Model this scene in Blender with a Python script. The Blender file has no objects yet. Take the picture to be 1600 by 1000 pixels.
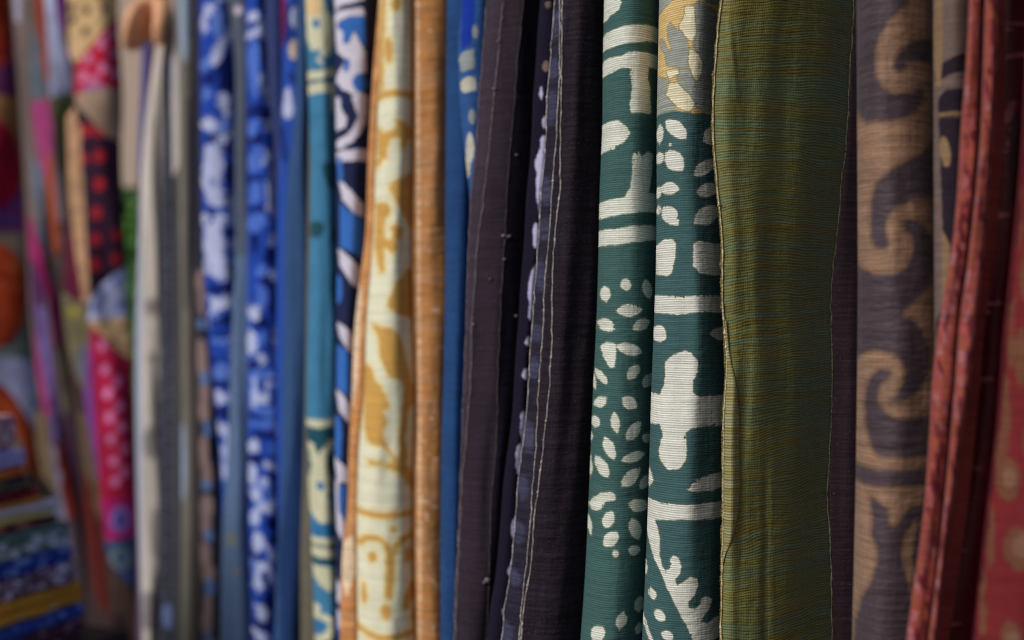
import bpy, bmesh, math, random
import numpy as np
from mathutils import Vector, Matrix
from mathutils.geometry import delaunay_2d_cdt
from math import radians as R, sin, cos, pi

# ------------------------------------------------------------------ camera, sky, sun, exposure
sc = bpy.context.scene
col = sc.collection
random.seed(4); rng = np.random.default_rng(4)
CZ = 1.35                       # camera height
cam = bpy.data.objects.new('camera', bpy.data.cameras.new('camera'))
col.objects.link(cam); sc.camera = cam
cam.location = (0, 0, CZ); cam.rotation_euler = (R(90), 0, 0)
cam.data.lens = 50; cam.data.sensor_width = 36; cam.data.clip_start = 0.02; cam.data.clip_end = 500
cam.data.dof.use_dof = True; cam.data.dof.focus_distance = 0.965; cam.data.dof.aperture_fstop = 3.7
cam.data.dof.aperture_blades = 0

SUN_EL, SUN_AZ = 34.0, -126.0      # azimuth from +Y towards +X: over the open side of the row, to the left
world = bpy.data.worlds.new('World'); sc.world = world; world.use_nodes = True
wn = world.node_tree; wn.nodes.clear()
wo = wn.nodes.new('ShaderNodeOutputWorld'); wb = wn.nodes.new('ShaderNodeBackground'); ws = wn.nodes.new('ShaderNodeTexSky')
ws.sky_type = 'NISHITA'; ws.sun_disc = False; ws.sun_elevation = R(SUN_EL); ws.sun_rotation = R(SUN_AZ)
ws.air_density = 1.0; ws.dust_density = 3.0; ws.ozone_density = 1.0
wb.inputs['Strength'].default_value = 0.055
wn.links.new(ws.outputs[0], wb.inputs[0]); wn.links.new(wb.outputs[0], wo.inputs[0])
sun = bpy.data.objects.new('sun', bpy.data.lights.new('sun', 'SUN')); col.objects.link(sun)
sun.data.energy = 1.5; sun.data.angle = R(25); sun.data.color = (1.0, 0.985, 0.965)
sd = Vector((sin(R(SUN_AZ))*cos(R(SUN_EL)), cos(R(SUN_AZ))*cos(R(SUN_EL)), sin(R(SUN_EL))))
sun.rotation_euler = sd.to_track_quat('Z', 'Y').to_euler(); sun.location = sd*5+Vector((0, 0, 1))
sc.view_settings.view_transform = 'Standard'; sc.view_settings.look = 'None'
sc.view_settings.exposure = 0.2; sc.cycles.filter_width = 1.15; sc.view_settings.gamma = 1

# ------------------------------------------------------------------ numbers of the place
# all cloths hang from one straight rail that runs away to the left: x = 0.72 - 0.6*depth
def rowd(px): return 0.72/((px-800)/1600*0.72+0.6)
def X(px, d): return (px-800)/1600*0.72*d
def Z(py, d): return CZ+(500-py)/1600*0.72*d
def PX(x, d): return x/d/0.72*1600+800
RAIL_Z, HEM_Z = 2.30, 0.55

GAIN = 0.80
def lin(c, g=GAIN):
    out = []
    for v in c[:3]:
        v = v/255.0
        v = v/12.92 if v <= 0.04045 else ((v+0.055)/1.055)**2.4
        out.append(min(0.9, max(0.002, v/g)))
    return tuple(out)+(1.0,)

def tag(o, label=None, cat=None, group=None, kind=None):
    if label: o['label'] = label
    if cat: o['category'] = cat
    if group: o['group'] = group
    if kind: o['kind'] = kind
    return o
def empty(name, loc):
    o = bpy.data.objects.new(name, None); col.objects.link(o); o.location = loc; o.empty_display_size = .05
    return o
def mesh_obj(name, verts, faces, mat, parent=None, smooth=True, uv=None, attrs=None):
    me = bpy.data.meshes.new(name)
    verts = np.asarray(verts, dtype=np.float64)
    off = np.array(parent.location) if parent is not None else np.zeros(3)
    if parent is None:
        off = np.array([verts[:, 0].mean(), verts[:, 1].mean(), verts[:, 2].min()])
    me.from_pydata((verts-off).tolist(), [], [tuple(int(i) for i in f) for f in faces])
    if smooth: me.polygons.foreach_set('use_smooth', [True]*len(me.polygons))
    if uv is not None:
        l = me.uv_layers.new(name='cloth')
        vi = np.empty(len(me.loops), dtype=np.int32); me.loops.foreach_get('vertex_index', vi)
        l.data.foreach_set('uv', np.asarray(uv, dtype=np.float32)[vi].ravel())
    for k, a in (attrs or {}).items():
        at = me.attributes.new(k, 'FLOAT', 'POINT'); at.data.foreach_set('value', np.asarray(a, dtype=np.float32))
    me.materials.append(mat); me.update()
    o = bpy.data.objects.new(name, me); col.objects.link(o)
    if parent is not None: o.parent = parent
    else: o.location = off
    return o

# ------------------------------------------------------------------ print shapes: signed distances (positive inside)
def E(cx, cy, rx, ry, a=0): return ('E', cx, cy, rx, ry, a)
def C(pts, w): return ('C', pts, w)
def LF(cx, cy, rx, ry, a=0): return ('L', cx, cy, rx, ry, a)      # a leaf: pointed oval
def leafy(shapes):
    out = []
    for s in shapes:
        if s[0] == 'E' and max(s[3], s[4]) > 4.5:
            _, cx, cy, rx, ry, a = s
            if ry > rx*1.25: out.append(('L', cx, cy, ry*1.02, rx*.98, a+90))
            elif rx > ry*1.25: out.append(('L', cx, cy, rx*1.02, ry*.98, a))
            else: out.append(E(cx, cy, rx*.92, ry*.92, a))
        else: out.append(s)
    return out
def Pg(*pts): return ('P', list(pts))
def sdf_one(s, x, y):
    if s[0] == 'E':
        _, cx, cy, rx, ry, a = s; a = R(a)
        dx, dy = x-cx, y-cy
        qx = (dx*cos(a)+dy*sin(a))/rx; qy = (-dx*sin(a)+dy*cos(a))/ry
        q = np.sqrt(qx*qx+qy*qy)
        # the iso-lines of q, divided by its gradient: a fair distance near the edge
        gx, gy = qx/rx, qy/ry
        g = np.sqrt(gx*gx+gy*gy)/np.maximum(q, 1e-3)
        return np.clip((1-q)/np.maximum(g, 1e-3), -60, 60)
    if s[0] == 'L':
        _, cx, cy, rx, ry, a = s; a = R(a)
        dx, dy = x-cx, y-cy
        ux = (dx*cos(a)+dy*sin(a)); uy = (-dx*sin(a)+dy*cos(a))
        q = np.clip(np.abs(ux)/rx, 0, 3); k = ry*(1-q**2.3)-np.abs(uy)
        return np.clip(k/np.sqrt(1+(ry*2.3*q**1.3/rx)**2), -60, 60)
    if s[0] == 'C':
        best = np.full(x.shape, -1e3)
        pts, w = s[1], s[2]
        ws_ = w if isinstance(w, (list, tuple)) else [w]*len(pts)
        for (a, b, wa, wb_) in zip(pts[:-1], pts[1:], ws_[:-1], ws_[1:]):
            vx, vy = b[0]-a[0], b[1]-a[1]; L2 = vx*vx+vy*vy+1e-9
            t = np.clip(((x-a[0])*vx+(y-a[1])*vy)/L2, 0, 1)
            d = np.hypot(x-a[0]-t*vx, y-a[1]-t*vy)
            best = np.maximum(best, wa+(wb_-wa)*t-d)
        return best
    pts = s[1]; n = len(pts)
    d = np.full(x.shape, 1e9); ins = np.zeros(x.shape, bool)
    for i in range(n):
        a, b = pts[i], pts[(i+1) % n]
        vx, vy = b[0]-a[0], b[1]-a[1]; L2 = vx*vx+vy*vy+1e-9
        t = np.clip(((x-a[0])*vx+(y-a[1])*vy)/L2, 0, 1)
        d = np.minimum(d, np.hypot(x-a[0]-t*vx, y-a[1]-t*vy))
        if a[1] != b[1]:
            c = ((a[1] > y) != (b[1] > y)) & (x < vx*(y-a[1])/vy+a[0])
            ins ^= c
    return np.where(ins, d, -d)
def sdf(shapes, x, y):
    """union of shapes; ('-', shape) cuts"""
    best = np.full(x.shape, -40.0)
    for s in shapes:
        if s[0] == '-': best = np.minimum(best, -sdf_one(s[1], x, y))
        else: best = np.maximum(best, sdf_one(s, x, y))
    return best
def cr(x0, y0, k):                                   # shapes read off an enlarged crop
    def f(*s):
        out = []
        for t in s:
            if t[0] == 'E': out.append(E(x0+t[1]/k, y0+t[2]/k, t[3]/k, t[4]/k, t[5]))
            elif t[0] == 'C': out.append(C([(x0+a/k, y0+b/k) for a, b in t[1]], [w/k for w in t[2]] if isinstance(t[2], list) else t[2]/k))
            elif t[0] == 'P': out.append(Pg(*[(x0+a/k, y0+b/k) for a, b in t[1]]))
            elif t[0] == '-': out.append(('-', f(t[1])[0]))
        return out
    return f

# ------------------------------------------------------------------ cloth material
class NT:
    def __init__(s, name):
        s.m = bpy.data.materials.new(name); s.m.use_nodes = True; s.t = s.m.node_tree; s.t.nodes.clear()
    def n(s, ty, **kw):
        nd = s.t.nodes.new(ty)
        for k, v in kw.items():
            if k.startswith('i_'): nd.inputs[int(k[2:])].default_value = v
            else: setattr(nd, k, v)
        return nd
    def l(s, a, b): s.t.links.new(a, b)
    def math(s, op, a, b=None, c=None, clamp=False):
        nd = s.t.nodes.new('ShaderNodeMath'); nd.operation = op; nd.use_clamp = clamp
        for i, v in enumerate((a, b, c)):
            if v is None: continue
            if isinstance(v, (int, float)): nd.inputs[i].default_value = v
            else: s.l(v, nd.inputs[i])
        return nd.outputs[0]
    def smooth(s, v, a, b):
        nd = s.t.nodes.new('ShaderNodeMapRange'); nd.interpolation_type = 'SMOOTHSTEP'
        s.l(v, nd.inputs[0]); nd.inputs[1].default_value = a; nd.inputs[2].default_value = b
        return nd.outputs[0]
    def mix(s, f, a, b, mode='MIX'):
        nd = s.t.nodes.new('ShaderNodeMix'); nd.data_type = 'RGBA'; nd.blend_type = mode
        for i, v in ((0, f), (6, a), (7, b)):
            if isinstance(v, (int, float)): nd.inputs[i].default_value = v
            elif isinstance(v, tuple): nd.inputs[i].default_value = v
            else: s.l(v, nd.inputs[i])
        return nd.outputs[2]
    def noise(s, vec, scale, detail=2, rough=.5):
        nd = s.t.nodes.new('ShaderNodeTexNoise'); nd.inputs['Scale'].default_value = scale
        nd.inputs['Detail'].default_value = detail; nd.inputs['Roughness'].default_value = rough
        s.l(vec, nd.inputs['Vector']); return nd.outputs['Fac']
    def vmul(s, vec, k, off=(0, 0, 0)):
        nd = s.t.nodes.new('ShaderNodeVectorMath'); nd.operation = 'MULTIPLY_ADD'
        s.l(vec, nd.inputs[0]); nd.inputs[1].default_value = k; nd.inputs[2].default_value = off
        return nd.outputs[0]

SEED = [0]
def cloth_mat(name, base, layers=(), pitch=0.0013, rib=.25, slub=.3, band=0.0, band_col=None, band_k=4.2,
              soft=1.2, wob=1.5, halo=None, rough=.88, sheen=.03, spec=.12, lint=0.0, tilt=0.0, wave=.0012, bump=.35,
              fade=.18, twill=0.0, crack=0.0, crinkle=.5, wob2=0.0, warpk=.9):
    """layers: colours of the prints, read from the attributes print_0, print_1 ..."""
    SEED[0] += 1; sd_ = SEED[0]*3.7
    N = NT(name)
    uv = N.n('ShaderNodeUVMap', uv_map='cloth').outputs[0]
    uvo = N.vmul(uv, (1, 1, 1), (sd_, sd_*.37, 0))
    sx = N.n('ShaderNodeSeparateXYZ'); N.l(uvo, sx.inputs[0]); u, v = sx.outputs[0], sx.outputs[1]
    vw = N.math('ADD', v, N.math('MULTIPLY', N.math('SUBTRACT', N.noise(uvo, 14, 2), .5), wave*4))
    vw = N.math('ADD', vw, N.math('MULTIPLY', u, tilt))
    ph = N.math('DIVIDE', vw, pitch)
    idx = N.math('FLOOR', ph)
    wvn = N.n('ShaderNodeTexWhiteNoise', noise_dimensions='1D'); N.l(idx, wvn.inputs['W'])
    thr = wvn.outputs['Value']                                    # a random number for each weft thread
    ribs = N.math('MULTIPLY_ADD', N.math('SINE', N.math('MULTIPLY', ph, 2*pi)), .5, .5)
    warp = N.math('MULTIPLY_ADD', N.math('SINE', N.math('MULTIPLY', u, 2*pi/(pitch*.75))), .5, .5)
    streak = N.noise(N.vmul(uvo, (22, 520, 1)), 1, 3, .6)         # slubs, long along the weft
    streak2 = N.noise(N.vmul(uvo, (900, 60, 1)), 1, 2, .6)        # warp irregularities
    blot = N.noise(uvo, 28, 4, .6)                                # uneven dye
    fine = N.noise(uvo, 900, 2, .7)
    c = lin(base)
    ccur = None
    if band_col is not None:
        bn = N.noise(N.vmul(uvo, (1.5, 70, 1)), 1, 3, .65)
        t2 = N.math('ADD', N.math('MULTIPLY', N.math('SUBTRACT', thr, .5), band), N.math('MULTIPLY', N.math('SUBTRACT', bn, .5), band_k))
        t2 = N.math('ADD', t2, N.math('MULTIPLY', N.math('SUBTRACT', streak, .5), 1.2))
        ccur = N.mix(N.smooth(t2, -.75, .75), c, lin(band_col))
    else:
        ccur = N.mix(0.0, c, c)
    edge_n = N.math('ADD', N.math('MULTIPLY', N.math('SUBTRACT', N.noise(uvo, 160, 3, .6), .5), wob*2.4),
                    N.math('MULTIPLY', N.math('SUBTRACT', streak, .5), wob*1.6))
    edge_n = N.math('ADD', edge_n, N.math('MULTIPLY', N.math('SUBTRACT', N.noise(uvo, 620, 2, .6), .5), wob*1.3))
    if wob2:
        edge_n = N.math('ADD', edge_n, N.math('MULTIPLY', N.math('SUBTRACT', N.noise(uvo, 58, 3, .65), .5), wob2))
    for i, lc in enumerate(layers):
        a = N.n('ShaderNodeAttribute', attribute_name='print_%d' % i).outputs['Fac']
        a = N.math('ADD', a, edge_n)
        if crack:                                        # hair cracks of the wax, showing the ground colour
            rdg = N.math('ABSOLUTE', N.math('SUBTRACT', N.noise(uvo, 62+i, 3, .55), .5))
            msk = N.smooth(N.noise(uvo, 40+i*3, 1), .52, .62)
            a = N.math('SUBTRACT', a, N.math('MULTIPLY', N.math('MULTIPLY', N.math('SUBTRACT', 1.0, N.smooth(rdg, .0, .016)), msk), crack*30))
        if halo is not None:
            ccur = N.mix(N.math('MULTIPLY', N.smooth(a, -3.2*soft, 0.0), .75), ccur, lin(halo))
        ccur = N.mix(N.smooth(a, -soft, soft), ccur, lin(lc))
    # dye and yarn variation, then painted shade between the ribs
    f = N.math('MULTIPLY_ADD', N.math('SUBTRACT', blot, .5), fade*2, 1.0)
    f = N.math('ADD', f, N.math('MULTIPLY', N.math('SUBTRACT', streak, .5), slub*2))
    f = N.math('ADD', f, N.math('MULTIPLY', N.math('SUBTRACT', streak2, .5), slub*warpk))
    f = N.math('ADD', f, N.math('MULTIPLY', N.math('SUBTRACT', thr, .5), slub*.6))
    f = N.math('ADD', f, N.math('MULTIPLY', N.math('SUBTRACT', fine, .5), slub*1.0))
    if rib: f = N.math('MULTIPLY', f, N.math('MULTIPLY_ADD', ribs, rib*1.3, 1-rib))  # rib shadow: grooves between weft threads darkened in the colour itself
    if twill:
        tw = N.math('SINE', N.math('MULTIPLY', N.math('ADD', N.math('MULTIPLY', N.math('PINGPONG', u, .008), 1.6), v), 2*pi/.0035))
        f = N.math('MULTIPLY', f, N.math('MULTIPLY_ADD', tw, twill, 1))
    f = N.math('MAXIMUM', f, .1)
    cc = N.n('ShaderNodeCombineXYZ')
    for i in range(3): N.l(f, cc.inputs[i])
    ccur = N.mix(1.0, ccur, cc.outputs[0], 'MULTIPLY')
    if lint:
        ln = N.noise(N.vmul(uvo, (800, 1300, 1)), 1, 1, .5)
        ccur = N.mix(N.math('MULTIPLY', N.smooth(ln, .69, .8), lint), ccur, lin((190, 180, 175)))
    bs = N.n('ShaderNodeBsdfPrincipled'); out = N.n('ShaderNodeOutputMaterial')
    N.l(ccur, bs.inputs['Base Color']); N.l(bs.outputs[0], out.inputs[0])
    bs.inputs['Roughness'].default_value = rough
    bs.inputs['Specular IOR Level'].default_value = spec
    bs.inputs['Sheen Weight'].default_value = sheen; bs.inputs['Sheen Roughness'].default_value = .45
    if bump:
        h = N.math('ADD', N.math('MULTIPLY', ribs, .6 if rib else .0), N.math('MULTIPLY', warp, .2 if rib else 0))
        h = N.math('ADD', h, N.math('MULTIPLY', streak, 1.0)); h = N.math('ADD', h, N.math('MULTIPLY', fine, .5))
        bp = N.n('ShaderNodeBump'); bp.inputs['Strength'].default_value = bump; bp.inputs['Distance'].default_value = .0004
        N.l(h, bp.inputs['Height'])
        b2 = N.n('ShaderNodeBump'); b2.inputs['Strength'].default_value = crinkle; b2.inputs['Distance'].default_value = .0022
        cr_ = N.math('ADD', N.noise(N.vmul(uvo, (60, 210, 1)), 1, 3, .6), N.math('MULTIPLY', N.noise(N.vmul(uvo, (120, 30, 1)), 1, 2, .5), .8))
        N.l(cr_, b2.inputs['Height']); N.l(b2.outputs[0], bp.inputs['Normal']); N.l(bp.outputs[0], bs.inputs['Normal'])
    return N.m

def thread_mat(name, c, rough=.6):
    N = NT(name); tc = N.n('ShaderNodeTexCoord').outputs['Object']
    nz = N.noise(tc, 500, 2, .6)
    cc = N.mix(N.smooth(nz, .3, .7), lin(tuple(x*.62 for x in c)), lin(c))
    bs = N.n('ShaderNodeBsdfPrincipled'); out = N.n('ShaderNodeOutputMaterial')
    N.l(cc, bs.inputs['Base Color']); N.l(bs.outputs[0], out.inputs[0]); bs.inputs['Roughness'].default_value = rough
    bs.inputs['Sheen Weight'].default_value = .05
    return N.m

# ------------------------------------------------------------------ hanging cloth geometry
def interp(poly, y):
    ys = [p[0] for p in poly]; xs = [p[1] for p in poly]
    # monotone smooth curve through the points (Catmull-Rom on y), level beyond the ends
    y = np.asarray(y, float); yc = np.clip(y, ys[0], ys[-1])
    ys = np.array(ys, float); xs = np.array(xs, float)
    if len(ys) < 3: return np.interp(yc, ys, xs)
    m = np.gradient(xs, ys)
    i = np.clip(np.searchsorted(ys, yc)-1, 0, len(ys)-2)
    h = ys[i+1]-ys[i]; t = (yc-ys[i])/h
    return ((2*t**3-3*t**2+1)*xs[i]+(t**3-2*t**2+t)*h*m[i]+(-2*t**3+3*t**2)*xs[i+1]+(t**3-t**2)*h*m[i+1])

class Fold:
    """one fold of cloth: its two outer edges, a depth, a rounded cross-section, a few soft creases"""
    def __init__(s, L, Rr, d=None, bulge=.02, arc=80, slope=0.0, creases=(), ripple=.0012, tails=(.1, .1), dz=0.0):
        s.L, s.R = L, Rr
        s.d = (rowd(np.mean([p[1] for p in L])) if d is None else d)+dz
        s.bulge, s.arc, s.slope, s.creases, s.ripple, s.tails = bulge, R(arc), slope, creases, ripple, tails
        w_ = abs(np.mean([p[1] for p in Rr])-np.mean([p[1] for p in L]))*.72/1600*s.d
        s.w = w_; s.c = [(rng.uniform(120, 420)*1, rng.uniform(8, 34), rng.uniform(0, 6.3), rng.uniform(-14, 14), rng.uniform(0, 6.3), rng.uniform(.3, 1)) for _ in range(7)]
        s.k = [(rng.uniform(3, 9), rng.uniform(0, 6.3), rng.uniform(-3, 3), rng.uniform(.4, 1)) for _ in range(4)]
    def edges(s, py): return interp(s.L, py), interp(s.R, py)
    def depth(s, t, py):
        ph = np.arcsin(np.clip((2*t-1)*sin(s.arc), -1, 1))
        dd = s.d+s.slope*(t-.5)-s.bulge*(np.cos(ph)-cos(s.arc))/(1-cos(s.arc))
        z = (500-py)/1600*.72*s.d
        for (f, p, q, a) in s.k:
            dd = dd+s.ripple*a*np.sin(z*f*2.2+p+q*t*2)*np.sin(pi*np.clip(t, 0, 1)*(1+abs(q)*.5)+p*.5)
        xm = t*s.w
        for (fx, fz, p, q, p2, a) in s.c:                  # small crumples, longer downwards than across
            dd = dd+.00062*a*(fx/200)**-.6*np.sin(xm*fx+q*z+p)*np.sin(z*fz+p2)*np.sin(pi*np.clip(t, .02, .98))**.4
        for (tx, x_, y0, y1, w, h, tilt) in s.creases:     # crease: centre t, (unused), y range, width, height
            c = tx+tilt*(py-(y0+y1)/2)/1000
            g = np.exp(-((t-c)/w)**2)*(1/(1+np.exp(-(py-y0)/25)))*(1/(1+np.exp((py-y1)/25)))
            dd = dd-h*g
        return dd
    def point(s, px, py, proud=0.0):
        """a point of the front surface seen at px, py"""
        px = np.asarray(px, float); py = np.asarray(py, float)
        l, r = s.edges(py); t = (px-l)/(r-l)
        d = s.depth(t, py)-proud
        return np.stack([X(px, d), d, Z(py, s.d)+0*px], -1)
    def grid(s, nt=24, ny=120):
        dn = lambda py: Z(py, s.d)
        top = (500-(RAIL_Z-CZ)*1600/.72/s.d); bot = (500-(HEM_Z-CZ)*1600/.72/s.d)
        ys = [y for y in np.linspace(min(top, -160), -60, 9)]+list(np.linspace(-50, 1050, ny))+list(np.linspace(1060, max(bot, 1200), 9))
        ys = np.array(ys)
        ph = np.linspace(-1, 1, nt)*s.arc
        t = .5+.5*np.sin(ph)/sin(s.arc)
        T, Y = np.meshgrid(t, ys)
        l, r = s.edges(ys)
        PXg = l[:, None]+(r-l)[:, None]*T
        D = s.depth(T, Y)
        P = np.stack([X(PXg, D), D, Z(Y, s.d)], -1)
        PXX = PXg
        cols = [P]; pxs = [PXX]; us = [None]
        def tail(edge, first, length, side):
            out = []; px_ = []
            w0 = abs(r-l)*.72/1600*s.d
            for j in range(1, 7):
                f = j/6.0
                bx, by = length*(.75*f**1.5), length*(.9*f)
                q = edge.copy(); q[:, 0] += bx; q[:, 1] += by
                q[:, 0] += .004*np.sin(edge[:, 2]*7+j*.8)*f
                out.append(q); px_.append(first+side*f*length*1600/.72/s.d)
            return out, px_
        if s.tails[0]:
            o, p = tail(P[:, 0], PXX[:, 0], s.tails[0], -1)
            P = np.concatenate([np.stack(o[::-1], 1), P], 1); PXX = np.concatenate([np.stack(p[::-1], 1), PXX], 1)
        if s.tails[1]:
            o, p = tail(P[:, -1], PXX[:, -1], s.tails[1], 1)
            P = np.concatenate([P, np.stack(o, 1)], 1); PXX = np.concatenate([PXX, np.stack(p, 1)], 1)
        YY = np.repeat(ys[:, None], P.shape[1], 1)
        return P, PXX, YY

def mirror_y(y):                                   # the print goes on above and below what is in view
    y = np.where(y < -40, -80-y, y); y = np.where(y > 1040, 2080-y, y)
    return y
def sheet(name, fold, mat, parent=None, prints=(), nt=24, ny=120):
    P, PXX, YY = fold.grid(nt, ny)
    H, W = P.shape[:2]
    seg = np.linalg.norm(np.diff(P, axis=1), axis=2).mean(0); u = np.concatenate([[0], np.cumsum(seg)])
    uv = np.stack([np.repeat(u[None], H, 0), P[:, :, 2]], -1).reshape(-1, 2)
    idx = np.arange(H*W).reshape(H, W)
    F = np.stack([idx[:-1, :-1], idx[1:, :-1], idx[1:, 1:], idx[:-1, 1:]], -1).reshape(-1, 4)
    at = {}
    for i, sh in enumerate(prints):
        at['print_%d' % i] = sdf(sh, PXX.ravel(), mirror_y(YY.ravel()))
    o = mesh_obj(name, P.reshape(-1, 3), F, mat, parent, uv=uv, attrs=at)
    return o
def thread(name, fold, path, mat, parent, rad=.00032, bead=2.6, slub=.04, proud=.0004, y0=-60, y1=1060, jit=.5, fuzz=0, seed=0):
    """a line of sewing thread lying on the fold: a beaded, slightly wandering tube with slubs and stray fibres"""
    rg = np.random.default_rng(100+seed)
    st = bead/5.0
    y = np.arange(y0, y1, st); n = len(y)
    wig = np.interp(y, np.arange(y0, y1+12, 12), rg.normal(0, jit, len(np.arange(y0, y1+12, 12))))
    px = interp(path, y)+wig
    c = fold.point(px, y, proud)
    r = rad*(.72+.42*np.abs(np.sin(pi*(y-y0)/bead+rg.uniform(0, 3))))
    r *= 1+.25*np.interp(y, np.arange(y0, y1+9, 9), rg.normal(0, 1, len(np.arange(y0, y1+9, 9))))
    for _ in range(int(slub*(y1-y0)/4)):
        yc = rg.uniform(y0, y1); r += rad*rg.uniform(.5, 1.6)*np.exp(-((y-yc)/rg.uniform(1, 2.6))**2)
    r = np.maximum(r, rad*.35)
    K = 6; V = []; F = []
    ang = np.arange(K)*2*pi/K
    tw = y*1.1
    ring = np.stack([np.cos(ang), np.sin(ang), 0*ang], -1)
    V = c[:, None, :]+ring[None]*r[:, None, None]
    V[:, :, 2] += (np.sin(ang[None]+tw[:, None])*r[:, None])*.5
    idx = np.arange(n*K).reshape(n, K)
    a = idx[:-1]; b = idx[1:]
    F = np.stack([a, np.roll(a, -1, 1), np.roll(b, -1, 1), b], -1).reshape(-1, 4)
    V = V.reshape(-1, 3).tolist(); F = F.tolist()
    for _ in range(fuzz):                                      # stray fibres
        i = rg.integers(5, n-5); p = c[i].copy(); L = rg.uniform(.001, .0035); a0 = rg.uniform(0, 6.3); w = .00005
        prev = None
        for j in range(5):
            q = p+np.array([cos(a0)*L*j/4, -.0004*j/4, sin(a0)*L*j/4]); a0 += rg.uniform(-.5, .5)
            k0 = len(V); nx, nz = -sin(a0)*w, cos(a0)*w
            V += [[q[0]-nx, q[1], q[2]-nz], [q[0]+nx, q[1], q[2]+nz], [q[0], q[1]-w*1.5, q[2]]]
            if prev is not None:
                for e in range(3): F.append([prev+e, prev+(e+1) % 3, k0+(e+1) % 3, k0+e])
            prev = k0
    return mesh_obj(name, V, F, mat, parent)
def cloth_root(name, fold, label, cat, group=None):
    o = empty(name, (float(X(np.mean([p[1] for p in fold.L]), fold.d)), float(fold.d), HEM_Z))
    return tag(o, label, cat, group)
def simple(name, label, cat, fold, mat, prints=(), group=None, nt=22, ny=110):
    o = sheet(name, fold, mat, None, prints, nt, ny)
    return tag(o, label, cat, group)
GRP = 'printed and woven cloths hanging in a row on the rail'

# ------------------------------------------------------------------ the setting
def plain_mat(name, c, c2=None, scale=20, rough=.9, bump=.2):
    N = NT(name); tc = N.n('ShaderNodeTexCoord').outputs['Object']
    nz = N.noise(tc, scale, 5, .6)
    cc = N.mix(N.smooth(nz, .3, .7), c+(1,), (c2 or tuple(x*.7 for x in c))+(1,))
    bs = N.n('ShaderNodeBsdfPrincipled'); out = N.n('ShaderNodeOutputMaterial')
    N.l(cc, bs.inputs['Base Color']); N.l(bs.outputs[0], out.inputs[0]); bs.inputs['Roughness'].default_value = rough
    bp = N.n('ShaderNodeBump'); bp.inputs['Strength'].default_value = bump; bp.inputs['Distance'].default_value = .01
    N.l(nz, bp.inputs['Height']); N.l(bp.outputs[0], bs.inputs['Normal'])
    return N.m
g = mesh_obj('ground', [(-60, -20, 0), (60, -20, 0), (60, 120, 0), (-60, 120, 0)], [(0, 1, 2, 3)],
             plain_mat('dry_earth', (.16, .12, .085), (.1, .08, .06), 3), smooth=False)
tag(g, kind='structure')

# ------------------------------------------------------------------ rail
def tube(name, a, b, r, mat, parent=None, n=14, rings=60, nodes=0):
    a = Vector(a); b = Vector(b); ax = (b-a); L = ax.length; ax.normalize()
    s1 = ax.orthogonal().normalized(); s2 = ax.cross(s1)
    V = []; F = []
    for i in range(rings+1):
        f = i/rings; rr = r
        if nodes: rr *= 1+.12*math.exp(-((f*nodes % 1)-.5)**2/.0015)
        for k in range(n):
            V.append(a+ax*L*f+(s1*cos(2*pi*k/n)+s2*sin(2*pi*k/n))*rr)
    for i in range(rings):
        for k in range(n): F.append((i*n+k, i*n+(k+1) % n, (i+1)*n+(k+1) % n, (i+1)*n+k))
    F.append(tuple(range(n))[::-1]); F.append(tuple(rings*n+k for k in range(n)))
    return mesh_obj(name, [tuple(v) for v in V], F, mat, parent)
bam = plain_mat('bamboo', (.32, .24, .12), (.22, .15, .07), 12)

# ================================================================== THE FOCAL CLOTHS, right to left
c5 = cr(1280, 0, 2); c6 = cr(1280, 500, 2)

# --- terracotta and tan printed cloth at the right edge
fA = Fold([(0, 1608), (250, 1596), (400, 1582), (500, 1571), (700, 1554), (800, 1541), (1000, 1519)], [(0, 1790), (1000, 1730)], d=.735, bulge=.02, arc=60, ripple=.002)
mA = cloth_mat('terracotta_print', (104, 34, 38), [(100, 64, 48), (112, 80, 66), (66, 14, 26)], rib=0, slub=.3, soft=3, wob=3, wob2=16, fade=.2)
shA = [[E(1571, 640, 6, 60), E(1575, 745, 20, 34), E(1547, 830, 6, 50), E(1535, 935, 6, 50), E(1591, 850, 22, 34), E(1580, 985, 18, 28), E(1596, 560, 9, 50), E(1580, 520, 5, 60), E(1592, 330, 5, 60), E(1560, 705, 8, 40), E(1612, 690, 14, 30), E(1606, 430, 12, 40)],
       [E(1598, 845, 16, 20), E(1582, 985, 12, 14), E(1578, 742, 10, 16)],
       [C([(1606, 0), (1594, 250), (1580, 400), (1569, 500), (1552, 700), (1539, 800), (1515, 1000)], 7.5)]]
o = simple('hanging_cloth', 'terracotta red cloth with tan blotches, cut by the right edge of the picture', 'cloth', fA, mA, shA, GRP, ny=200)

# --- crimson satin shawl with two rough pink-red hems
fB = Fold([(0, 1542), (250, 1535), (400, 1525), (500, 1512), (600, 1500), (700, 1488), (850, 1465), (1000, 1450)], [(0, 1665), (250, 1640), (500, 1600), (700, 1584), (1000, 1550)], d=.775, bulge=.012, arc=50, ripple=.002)
mB = cloth_mat('crimson_satin', (70, 4, 20), [(128, 66, 76), (40, 2, 12)], rib=0, slub=.22, soft=1.6, wob=3, rough=.5, spec=.3, sheen=.0, twill=.22, fade=.2)
st = []
for (y, x, w, h, a) in [(44, 1592, 20, 3, 6), (52, 1575, 10, 2.5, 5), (92, 1590, 18, 4, -8), (180, 1578, 6, 20, 20), (205, 1585, 12, 3, -20), (225, 1580, 10, 6, -50), (240, 1572, 5, 3, 0), (338, 1562, 16, 4, 2), (345, 1550, 9, 3, 0), (475, 1548, 18, 3.5, -4), (488, 1538, 10, 4, 0), (592, 1535, 18, 4, -4), (602, 1524, 12, 5, -20), (728, 1515, 20, 3.4, 2), (735, 1507, 8, 5, 0), (855, 1497, 18, 3.2, 0), (968, 1484, 20, 3, -4), (975, 1470, 8, 4, 0)]:
    st.append(E(x, y, w, h, a))
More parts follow.
